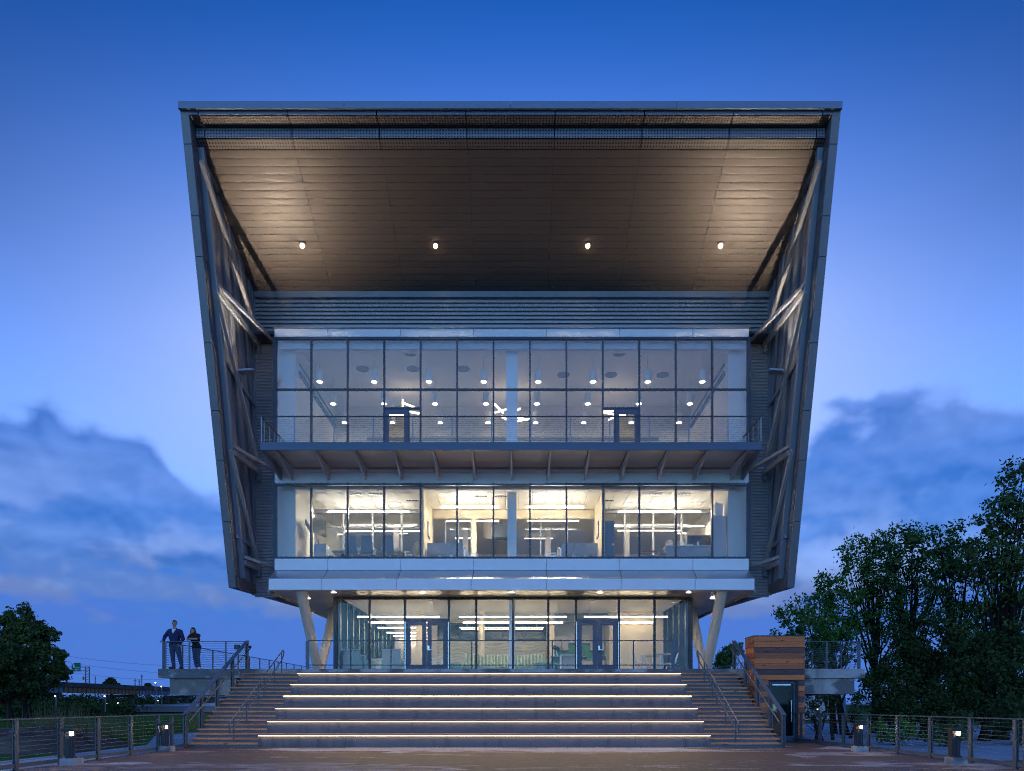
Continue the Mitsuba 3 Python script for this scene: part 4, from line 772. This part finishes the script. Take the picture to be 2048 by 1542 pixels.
hands = hand((-.375, -.08, 1.10), (-.35, -.6, -.25), (0, -.3, 1), 1, .7)+hand((.25, -.08, .97), (-.35, -.2, -.9), (.6, -.6, 0), 1, .5)
part(t, 'body', pl(blob(torso+hips+arms+legs+feet+neck+hands+head(hd, fw), .018, 4)), 'skin', smooth=True); face(t, hd, fw, pl)
part(t, 'pullover', pl(blob(grow(torso, .018)+grow(arms, .016)+[[(A(-.08, 0, .93), .122), (A(.11, 0, .93), .122)]]+[[(A(-.055, .03, 1.53), .035), (A(.085, .03, 1.53), .035), (A(0.013, .05, 1.56), .04)], [(A(-.055, .03, 1.53), .03), (A(-.03, -.06, 1.50), .022)], [(A(.085, .03, 1.53), .03), (A(.06, -.06, 1.50), .022)]], .03, 6)), 'navy_cloth', smooth=True)
part(t, 'shirt', pl(blob([[(A(-.035, -.075, 1.505), .028), (A(.06, -.075, 1.505), .028), (A(.01, -.118, 1.36), .03)]], .02, 2)), 'white_cloth', smooth=True)
part(t, 'trousers', pl(blob(grow(hips, .014)+grow(legs, .014), .03, 6)), 'jeans', smooth=True)
for f in feet: part(t, 'shoe', pl(blob(grow([f], .012), .03, 4)), 'shoe_dark', smooth=True)
part(t, 'hair', pl(blob([[(hd+A(0, .02, .045), .088), (hd+A(0, -.035, .085), .05)], [(hd+A(-.07, .02, .02), .03), (hd+A(.07, .02, .02), .03), (hd+A(0, .06, -.02), .05)]], .02, 4)), 'hair', smooth=True)
p0 = at(391, 0, 28.86); pl = placer(p0[0], 28.86, ZP)
t = thing('person', 'person with long dark hair, black top and jeans leaning folded arms on the rail', 'person')
hd, fw = A(-.05, -.14, 1.475), (-.15, -1, -.15)
torso = [[(A(-.13, -.07, 1.29), .06), (A(.11, -.06, 1.30), .06), (A(0, -.06, 1.18), .10)], [(A(-.06, -.06, 1.15), .10), (A(.08, -.05, 1.15), .10), (A(.02, .0, .95), .09)]]
hips = [[(A(-.04, .02, .86), .10), (A(.10, .02, .86), .10), (A(.03, 0, .98), .095)]]
arms = [[(A(-.16, -.07, 1.28), .05), (A(-.215, -.20, 1.12), .04)], [(A(-.215, -.20, 1.12), .038), (A(.02, -.34, 1.13), .027)], [(A(.15, -.06, 1.29), .05), (A(.13, -.22, 1.15), .04)], [(A(.13, -.22, 1.15), .038), (A(-.03, -.30, 1.155), .027)]]
legs = [[(A(-.04, .02, .84), .088), (A(-.02, -.02, .46), .058)], [(A(-.02, -.02, .46), .056), (A(.015, .03, .09), .04)], [(A(.10, .02, .84), .088), (A(.10, -.02, .46), .058)], [(A(.10, -.02, .46), .056), (A(.145, .03, .09), .04)]]
feet = [[(A(.015, .04, .045), .038), (A(-.03, -.11, .03), .03)], [(A(.145, .04, .045), .038), (A(.16, -.12, .03), .03)]]
neck = [[(A(-.01, -.06, 1.33), .045), (A(-.04, -.11, 1.41), .045)]]
hands = hand((.02, -.34, 1.13), (.9, .2, .1), (0, -.4, 1), 1, .6)+hand((-.03, -.30, 1.155), (-.9, -.2, 0), (0, -.4, 1), -1, .6)
part(t, 'body', pl(blob(torso+hips+arms+legs+feet+neck+hands+head(hd, fw, .93), .018, 4)), 'skin', smooth=True); face(t, hd, fw, pl, .93)
part(t, 'top', pl(blob(grow(torso, .016)+grow(hips, .014)+[[(A(-.16, -.07, 1.28), .07), (A(-.20, -.16, 1.17), .062)], [(A(.15, -.06, 1.29), .07), (A(.135, -.17, 1.19), .062)]], .03, 6)), 'black_cloth', smooth=True)
part(t, 'trousers', pl(blob(grow([[(A(-.04, .02, .84), .10), (A(.10, .02, .84), .10)]], .008)+grow(legs, .012), .03, 6)), 'jeans', smooth=True)
for f in feet: part(t, 'shoe', pl(blob(grow([f], .012), .03, 4)), 'white_cloth', smooth=True)
part(t, 'hair', pl(blob([[(hd+A(.01, .02, .045), .086), (hd+A(.01, -.03, .07), .05)], [(hd+A(-.07, .02, .02), .03), (hd+A(-.075, .03, -.10), .028)], [(hd+A(.08, .02, .02), .035), (hd+A(.115, .03, -.15), .04), (hd+A(.03, .07, -.17), .05)], [(hd+A(0, .06, 0), .07), (hd+A(.03, .07, -.17), .06)]], .02, 4)), 'hair', smooth=True)
# ---- ground --------------------------------------------------------------------------------------------------
def gz(x, y): return -.5-1.6*sst(45, 190, y)-.6*sst(25, 160, np.abs(x))*sst(30, 90, y)
def sheet(xs, ys, zf):
    X, Y = np.meshgrid(xs, ys); v = np.stack([X.ravel(), Y.ravel(), zf(X, Y).ravel()], 1); n, m = len(xs), len(ys); f = []
    for j in range(m-1):
        for i in range(n-1): a = j*n+i; f += [[a, a+1, a+n+1], [a, a+n+1, a+n]]
    return v, np.array(f)
gxs = np.concatenate([[-1500, -700, -400], np.linspace(-260, 260, 66), [400, 700, 1500]]); gys = np.concatenate([[-600, -200, -60], np.linspace(-30, 220, 64), [280, 400, 700, 1400, 2600]])
struct('ground', sheet(gxs, gys, gz), 'field', 'dark grassy field around the raised plaza')
pv = lambda x, y: gz(x, y)+.012
struct('pavement', sheet(np.linspace(-17.5, -11.12, 8), np.linspace(-30, 33, 30), pv), 'pavement', 'pale pavement beyond the left fence')
v, f = sheet(np.linspace(0, 1, 8), np.linspace(33, 66, 20), lambda x, y: x*0); wl = -17.5-4.8*(v[:, 1]-33)/10; wl = np.maximum(wl, -22); v[:, 0] = wl+(-8-wl)*v[:, 0]; v[:, 2] = pv(v[:, 0], v[:, 1]); struct('pavement', (v, f), 'pavement', 'pale pavement running back under the left side of the deck')
struct('pavement', sheet(np.linspace(11.2, 44, 24), np.linspace(24, 78, 36), pv), 'pavement', 'pale pavement beyond the right fence under the trees')
struct('plaza', cat([B(-11.1, 11.4, -25, 28.4, -.62, 0)]), 'plaza_gravel', 'brown gravel plaza dusted with pale sand in front of the steps')
# grass, dirt pile
rg = np.random.default_rng(2)
def blades(n, xr_, yr_, h, w, keep=None):
    x, y = rg.uniform(*xr_, n), rg.uniform(*yr_, n)
    if keep is not None: k = keep(x, y); x, y = x[k], y[k]
    n = len(x); a, hh = rg.uniform(0, 6.28, n), h*rg.uniform(.5, 1.3, n); z = gz(x, y); l = rg.normal(0, .25, (n, 2))*hh[:, None]
    dx, dy = np.cos(a)*w, np.sin(a)*w
    v = np.stack([np.stack([x-dx, y-dy, z], 1), np.stack([x+dx, y+dy, z], 1), np.stack([x+l[:, 0], y+l[:, 1], z+hh], 1)], 1).reshape(-1, 3)
    return v, np.arange(3*n).reshape(-1, 3)
lft = lambda x, y: x < np.where(y < 33, -18.2, np.maximum(-18.2-4.8*(y-33)/10, -22.6))
struct('grass', blades(26000, (-48, -17), (33, 75), .5, .03, lft), 'blade', 'rough dark green grass beyond the left fence', kind='stuff')
struct('grass', blades(9000, (-90, -22), (75, 150), .8, .08), 'blade', 'far rough grass in front of the low pale roofs', kind='stuff')
t = thing('reed_clump', 'clump of tall dry reeds beyond the left fence', 'reeds')
for k, (cx, cy, n, h) in enumerate(((-24.3, 37, 260, 2.0), (-22., 37, 120, 1.7))):
    x, y = rg.normal(cx, .9, n), rg.normal(cy, .6, n); hh = h*rg.uniform(.5, 1.1, n); l = rg.normal(0, .12, (n, 2)); z = gz(x, y)
    v = np.stack([np.stack([x-.02, y, z], 1), np.stack([x+.02, y, z], 1), np.stack([x+l[:, 0]*hh, y+l[:, 1]*hh, z+hh], 1)], 1).reshape(-1, 3); part(t, 'stalks', (v, np.arange(3*n).reshape(-1, 3)), 'straw')
v, f = sheet(np.linspace(-27, -17.6, 60), np.linspace(27, 34, 44), lambda x, y: gz(x, y)); e = sst(0, 1.6, v[:, 0]+27)*sst(0, 2.2, -17.6-v[:, 0])*sst(0, 1., v[:, 1]-27)*sst(0, 1.5, 34-v[:, 1])
v[:, 2] += -.03+e*(1.0*meshkit.fbm(v*[.8, .8, 0], 4, 2)+.35*meshkit.fbm(v*[3, 3, 0], 3, 5))
struct('dirt_mound', (v, f), 'dirt', 'low lumpy mound of dark soil beyond the left fence', smooth=True)
rr = random.Random(8)
for k in range(16):
    m = trimesh.creation.icosphere(2, 1.); x, y = rr.uniform(-26, -18.6), rr.uniform(28.2, 31); s = rr.uniform(.1, .24)
    vv = m.vertices*(1+.5*(meshkit.noise(m.vertices*1.7+k, k)[:, None]-.5)); kk = thing('rock', 'grey rock lying on the dark soil mound beyond the left fence', 'rock', 'rocks on the soil mound')
    add(kk, (vv*[s*1.4, s, s*.6]+[x, y, gz(x, y)+.68+.12*rr.random()], m.faces), 'rock', smooth=True)
# ---- trees ---------------------------------------------------------------------------------------------------
def leaves(cents, per, spread, size, g):
    n = len(cents)*per; c = np.repeat(cents, per, 0)+g.normal(0, 1, (n, 3))*np.repeat(spread, per)[:, None]*[1, 1, .8]
    a, b = g.normal(size=(n, 3)), g.normal(size=(n, 3)); a /= np.linalg.norm(a, axis=1, keepdims=True); b -= a*(a*b).sum(1, keepdims=True); b /= np.linalg.norm(b, axis=1, keepdims=True)
    s = size*g.uniform(.6, 1.3, (n, 1)); v = np.stack([c-a*s, c+b*s*.5, c+a*s, c-b*s*.5], 1).reshape(-1, 3); i = np.arange(n)*4
    return v, np.concatenate([np.stack([i, i+1, i+2], 1), np.stack([i, i+2, i+3], 1)])
def tree(label, blobs, Y, bx, by, mat, seed, trunk=.22, size=.12, per=30, dens=.8, name='tree', catg='tree', group='trees beyond the right fence', z0=None, limbs=14):
    g = np.random.default_rng(seed); t = thing(name, label, catg, group); base = at(bx, by, Y); base[2] = gz(base[0], Y) if z0 is None else z0
    cents, spread = [], []
    for px, py, rx, ry in blobs:
        c = at(px, py, Y); k = Y/F; R = np.array([rx*k, (rx+ry)/2*k*.9, ry*k]); n = max(5, int(dens*26*(R[0]*R[2])**.75))
        d = g.normal(size=(n, 3)); d /= np.linalg.norm(d, axis=1, keepdims=True); cents.append(c+d*R*(g.uniform(.25, 1, (n, 1))**.5)); spread.append(g.uniform(.07, .17, n)*R.mean()**.6+.06)
    cents, spread = np.vstack(cents), np.concatenate(spread)
    cc = cents.mean(0); top = base+(cc-base)*.72; top[0] = base[0]*.65+cc[0]*.35
    mid = base+(top-base)*.5+[g.normal(0, .15), 0, 0]; br = [tube([base, base*.7+mid*.3, mid, top], [trunk*1.3, trunk, trunk*.8, trunk*.4], 8)]
    part(t, 'trunk', br[0], 'bark', smooth=60); lim = []
    for c in cents[g.permutation(len(cents))[:limbs*len(blobs)//2+4]]:
        s = base+(top-base)*g.uniform(.35, .98); m = (s+c)/2+[g.normal(0, .2), g.normal(0, .2), -.15*np.linalg.norm(c-s)*.5]; lim.append(tube([s, m, c], [trunk*.3, trunk*.17, .015], 5))
    part(t, 'limbs', cat(lim), 'bark'); part(t, 'crown', leaves(cents, per, spread, size, g), mat); return t
TG = 'trees beyond the right fence'
tree('low bushy tree nearest the building, right behind the timber tower', [(1592, 1232, 42, 42), (1640, 1262, 55, 50), (1568, 1285, 26, 36), (1668, 1300, 50, 50), (1610, 1330, 45, 40)], 44, 1690, 1470, 'leaf_0', 1, .26)
tree('slender tree second from the building on the right', [(1663, 1178, 38, 34), (1690, 1215, 45, 45), (1640, 1222, 36, 36), (1668, 1262, 48, 36)], 46, 1668, 1470, 'leaf_0', 2, .2)
tree('tall round-topped tree in the middle of the right-hand group', [(1722, 1105, 42, 38), (1766, 1100, 34, 44), (1772, 1160, 56, 46), (1716, 1165, 46, 42), (1752, 1235, 62, 50)], 47, 1752, 1475, 'leaf_0', 3, .26)
tree('tree with two leafy heads right of the tall round-topped one', [(1800, 1085, 34, 38), (1838, 1078, 32, 34), (1858, 1135, 50, 46), (1800, 1150, 46, 44), (1836, 1215, 66, 56)], 45, 1822, 1480, 'leaf_1', 4, .26)
tree('thin-branched tree left of the tallest tree at the right edge', [(1905, 1085, 46, 42), (1950, 1120, 44, 50), (1896, 1160, 56, 50), (1930, 1235, 70, 66)], 42, 1905, 1480, 'leaf_1', 5, .26)
tree('tallest dark tree cut off by the right edge of the photo', [(2038, 965, 44, 48), (2010, 1040, 56, 50), (2070, 1040, 70, 76), (1985, 1120, 58, 56), (2050, 1160, 86, 84), (2000, 1250, 90, 80)], 38, 2000, 1485, 'leaf_2', 6, .34)
tree('dark dense tree low in the middle of the right-hand group', [(1862, 1280, 76, 62), (1800, 1310, 66, 60), (1900, 1345, 74, 60)], 41, 1850, 1490, 'leaf_3', 7, .22, dens=1.15)
tree('dark dense tree low near the right edge of the photo', [(1965, 1330, 76, 66), (2035, 1330, 70, 80), (2000, 1400, 70, 50)], 37, 1968, 1495, 'leaf_3', 8, .26, dens=1.15)
for i, (px, py, rx, ry, Y) in enumerate([(1785, 1375, 60, 50, 58), (1890, 1360, 80, 60, 60), (2015, 1340, 90, 80, 56)]):
    tree(f"dark background tree behind the right-hand group, {('leftmost', 'middle', 'rightmost')[i]} of three", [(px, py, rx, ry), (px+20, py+ry*.7, rx, ry*.6), (px-25, py-ry*.4, rx*.7, ry*.5)], Y, px, 1455, 'leaf_3', 60+i, .3, .17, dens=.6)
for i, (px, py, rx, ry, Y) in enumerate([(1768, 1385, 46, 56, 40), (1835, 1400, 52, 60, 38), (1905, 1415, 52, 56, 37), (2030, 1440, 50, 50, 33), (1788, 1462, 44, 24, 33), (1890, 1475, 40, 28, 32)]):
    tree(f"dark leafy shrub behind the right fence, {('first', 'second', 'third', 'rightmost', 'low one beside the farther bollard lamp', 'low one left of the rightmost bollard lamp')[i]}", [(px, py, rx, ry)], Y, px, 1490, ('leaf_3', 'leaf_3', 'leaf_3', 'leaf_3', 'leaf_0', 'leaf_1')[i], 20+i, .06, .11, dens=1.1, name='shrub', catg='shrub', group='shrubs behind the right fence')
for i, (bx, tx_, py) in enumerate(((1632, 1618, 1418), (1644, 1648, 1408), (1666, 1655, 1400), (1700, 1712, 1412))):
    tree(f"thin sapling under the right deck edge, {('first', 'second', 'third', 'fourth')[i]} from the timber tower", [(tx_, py, 22, 26), (tx_+8, py-22, 18, 18)], 36+i, bx, 1490, 'leaf_3', 40+i, .085, .10, 20, .5, name='sapling', group='saplings under the right deck edge')
tree('small green tree seen between the right slanted column and the stairs', [(1452, 1318, 22, 26), (1466, 1300, 18, 18), (1440, 1335, 18, 18)], 62, 1455, 1400, 'leaf_0', 50, .15, .16, group=None)
tree('big broad oak at the left edge of the photo', [(48, 1245, 36, 34), (12, 1262, 40, 36), (84, 1280, 30, 32), (40, 1300, 55, 45), (108, 1318, 28, 24), (88, 1350, 38, 28), (10, 1340, 60, 50), (120, 1345, 20, 18), (50, 1375, 50, 24)], 85, 54, 1424, 'leaf_2', 51, .55, .24, 40, .6, group='trees at the left edge', z0=-.55)
tree('smaller dark tree in front of the oak at the left edge', [(20, 1330, 40, 42), (60, 1362, 34, 26), (0, 1380, 40, 30), (-30, 1340, 40, 50)], 78, 22, 1425, 'leaf_3', 52, .4, .24, 44, .7, group='trees at the left edge', z0=-.5)
tree('small round tree standing beyond the overpass', [(222, 1364, 9, 8), (216, 1369, 10, 6), (231, 1370, 8, 5)], 340, 222, 1410, 'leaf_3', 53, .6, .8, 26, .5, group='far trees', z0=-2)
tree('far small tree right of the utility poles', [(296, 1372, 7, 5), (302, 1375, 6, 3)], 380, 297, 1410, 'leaf_3', 54, .6, .8, 26, .5, group='far trees', z0=-2)
g = np.random.default_rng(77); cs = np.stack([g.uniform(-175, -138, 420), g.uniform(205, 260, 420), g.uniform(-2, .9, 420)], 1)
cs = np.vstack([cs, np.stack([g.uniform(-205, -178, 900), g.uniform(230, 480, 900), g.uniform(-2, 4.8, 900)], 1)])
struct('thicket', leaves(cs, 26, np.full(1320, 1.15), .6, g), 'leaf_3', 'dark thicket below the overpass', kind='stuff')
# ---- far things ----------------------------------------------------------------------------------------------
t = thing('overpass', 'long dark steel overpass crossing behind the field on the left', 'bridge'); X = -160.
part(t, 'deck', B(X-14, X, 150, 640, 7.6, 8.3), 'far_steel'); part(t, 'parapet', B(X-.3, X+.05, 150, 640, 8.3, 9.2), 'far_steel')
for k in range(10): part(t, 'girder', B(X-1.2, X-.6, 150+49*k, 198.6+49*k, 5.4, 7.6), 'far_rust' if k == 2 else 'far_grey')
for k in range(75): part(t, 'stiffener', B(X-.6, X-.4, 190+2.6*k, 190.3+2.6*k, 5.4, 7.6), 'far_steel')
for k in range(10):
    part(t, 'pier', cat([B(X-13, X-1, 196+49*k, 198+49*k, 4.4, 5.4), B(X-3.4, X-2, 196.3+49*k, 197.7+49*k, -3, 4.4), B(X-12, X-10.6, 196.3+49*k, 197.7+49*k, -3, 4.4)]), 'far_steel')
t = thing('sign_gantry', 'steel truss gantry with a green road sign standing on the overpass', 'sign gantry'); Y = 262.; q = lambda px, py: at(px, py, Y)
for px in (171, 178.8): part(t, 'post', bar(q(px, 1373), q(px, 1333), .3, .3), 'far_grey')
for k in range(7): part(t, 'lattice', bar(q(171, 1372-5.5*k), q(178.8, 1367.5-5.5*k), .16, .16), 'far_grey')
for py in (1334, 1341.5): part(t, 'truss_chord', bar(q(100, py), q(179, py), .25, .25), 'far_grey')
sg_ = part(t, 'sign_panel', cat([B(q(146.5, 0)[0], q(164, 0)[0], Y-.9, Y-.8, q(0, 1343)[2], q(0, 1329)[2]), B(q(151, 0)[0], q(164, 0)[0], Y-.9, Y-.8, q(0, 1329)[2]+.01, q(0, 1326)[2])]), 'sign_green')
for a, b, c, d in ((149, 152.5, 1334.5, 1330), (148, 163, 1336.4, 1335.4), (148, 162, 1339.3, 1338.3), (154.5, 157, 1342.5, 1341)): part(t, 'sign_legend', B(q(a, 0)[0], q(b, 0)[0], Y-.97, Y-.92, q(0, c)[2], q(0, d)[2]), 'sign_white')
t = thing('warning_sign', 'small orange sign fixed beside the gantry post on the overpass', 'sign'); part(t, 'panel', B(q(167.8, 0)[0], q(171, 0)[0], Y-.9, Y-.8, q(0, 1360)[2], q(0, 1353)[2]), 'far_rust'); part(t, 'bracket', B(q(169, 0)[0], q(171.4, 0)[0], Y-.8, Y, q(0, 1357)[2], q(0, 1356)[2]), 'far_grey')
def shed(lab, px0, px1, Y, ye, yr, yb, wall, n, ridge=True):
    t = thing('low_warehouse', lab, 'warehouse', 'low pale-roofed sheds'); a, b = at(px0, yb, Y), at(px1, yb, Y); ze, zr = at(0, ye, Y)[2], at(0, yr, Y+45)[2]
    part(t, 'wall', B(a[0], b[0], Y, Y+45, a[2]-.5, ze), wall); part(t, 'roof', cat([quad([a[0]-.5, Y-.5, ze+.02], [b[0]+.5, Y-.5, ze+.02], [b[0]+.5, Y+45, zr], [a[0]+60*ridge, Y+45, zr]), B(a[0]-.5, b[0]+.5, Y-.6, Y-.4, ze-.15, ze+.05)]), 'far_white')
    for k in range(n): x = a[0]+(b[0]-a[0])*(k+.5)/n; part(t, 'wall_rib', B(x-.1, x+.1, Y-.12, Y, a[2], ze-.2), 'far_grey')
shed('long low shed with a pale pitched roof behind the field', 188, 470, 320, 1412, 1403.2, 1422, 'far_grey', 16); shed('low shed with a pale flat roof left of the long one', -60, 187, 330, 1412, 1411.2, 1421, 'far_white', 10, False)
for i, (px, py, pyb, Y, nm) in enumerate(((209, 1392.2, 1424, 230, 'pale lamp on a pole in front of the overpass'), (310.8, 1365.2, 1412, 300, 'highest bright street lamp beside the deck corner'), (322.5, 1373, 1412, 310, 'second street lamp beside the deck corner'), (110, 1392.3, 1420, 210, 'warm street lamp under the overpass beside the oak'), (213.6, 1407.2, 1424, 250, 'small lamp close to the long shed roof'), (236, 1406.5, 1424, 250, 'orange lamp above the long shed roof'), (315.6, 1401, 1421, 300, 'small lamp over the right end of the shed'), (1627, 1405.5, 1450, 90, 'warm lamp under the right deck edge, upper'), (1635, 1418.3, 1452, 90, 'warm lamp under the right deck edge, lower'))):
    t = thing('street_lamp', nm, 'street lamp', 'far street lamps'); c = at(px, py, Y); r = (1.6 if i not in (4, 6) else 1.1)*Y/F
    part(t, 'pole', bar(at(px, pyb, Y)+[0, .5, 0], c+[0, .5, .2], .18*Y/200, .18*Y/200), 'far_grey'); part(t, 'globe', trimesh.creation.icosphere(1, r*.8).apply_translation(c), 'lens', rad=(WARM if i in (0, 3, 5, 6, 7, 8) else SOFTW)*4, sw=.02)
for i, (px, py, w) in enumerate(((270.2, 1357, 3), (278.5, 1359, 2), (283.5, 1349, 2.4), (190.5, 1353, .6))):
    t = thing('utility_pole', ('wooden utility pole with a crossarm beyond the overpass, leftmost of three', 'middle utility pole beyond the overpass', 'tallest utility pole beyond the overpass', 'thin mast right of the road-sign gantry')[i], 'utility pole', 'utility poles'); Y = 420.; q = lambda a, b: at(a, b, Y)
    part(t, 'pole', bar(q(px, 1400), q(px, py), .35, .35), 'far_steel'); part(t, 'crossarm', bar(q(px-w, py+4.5), q(px+w, py+4.5), .3, .3), 'far_steel')
for i, (a, b) in enumerate((((60, 1300), (330, 1331)), ((60, 1312), (330, 1346)), ((100, 1338), (330, 1360)))):
    k = thing('power_line', f"{('upper', 'middle', 'lower')[i]} power line crossing the sky behind the overpass", 'power line', 'power lines'); p, q = at(*a, 420.), at(*b, 470.); add(k, tube([p+(q-p)*u-[0, 0, 6*u*(1-u)] for u in np.linspace(0, 1, 9)], .07, 4), 'far_steel')
t = thing('pale_building', 'pale low building seen under the right deck edge between saplings', 'building'); a, b = at(1600, 1440, 120), at(1690, 1440, 120)
part(t, 'wall', B(a[0], b[0], 120, 140, a[2], at(0, 1384, 120)[2]), 'far_white'); part(t, 'roof', B(a[0]-.5, b[0]+.5, 119.6, 140.4, at(0, 1384, 120)[2], at(0, 1381, 120)[2]), 'far_grey')
part(t, 'gate', B(at(1678, 0, 120)[0], b[0], 119.7, 119.95, a[2], at(0, 1395, 120)[2]), 'blue_door')
for k in range(5): x = a[0]+(b[0]-a[0])*(k+.5)/6; part(t, 'panel_joint', B(x-.06, x+.06, 119.9, 119.98, a[2], at(0, 1384, 120)[2]), 'far_grey')
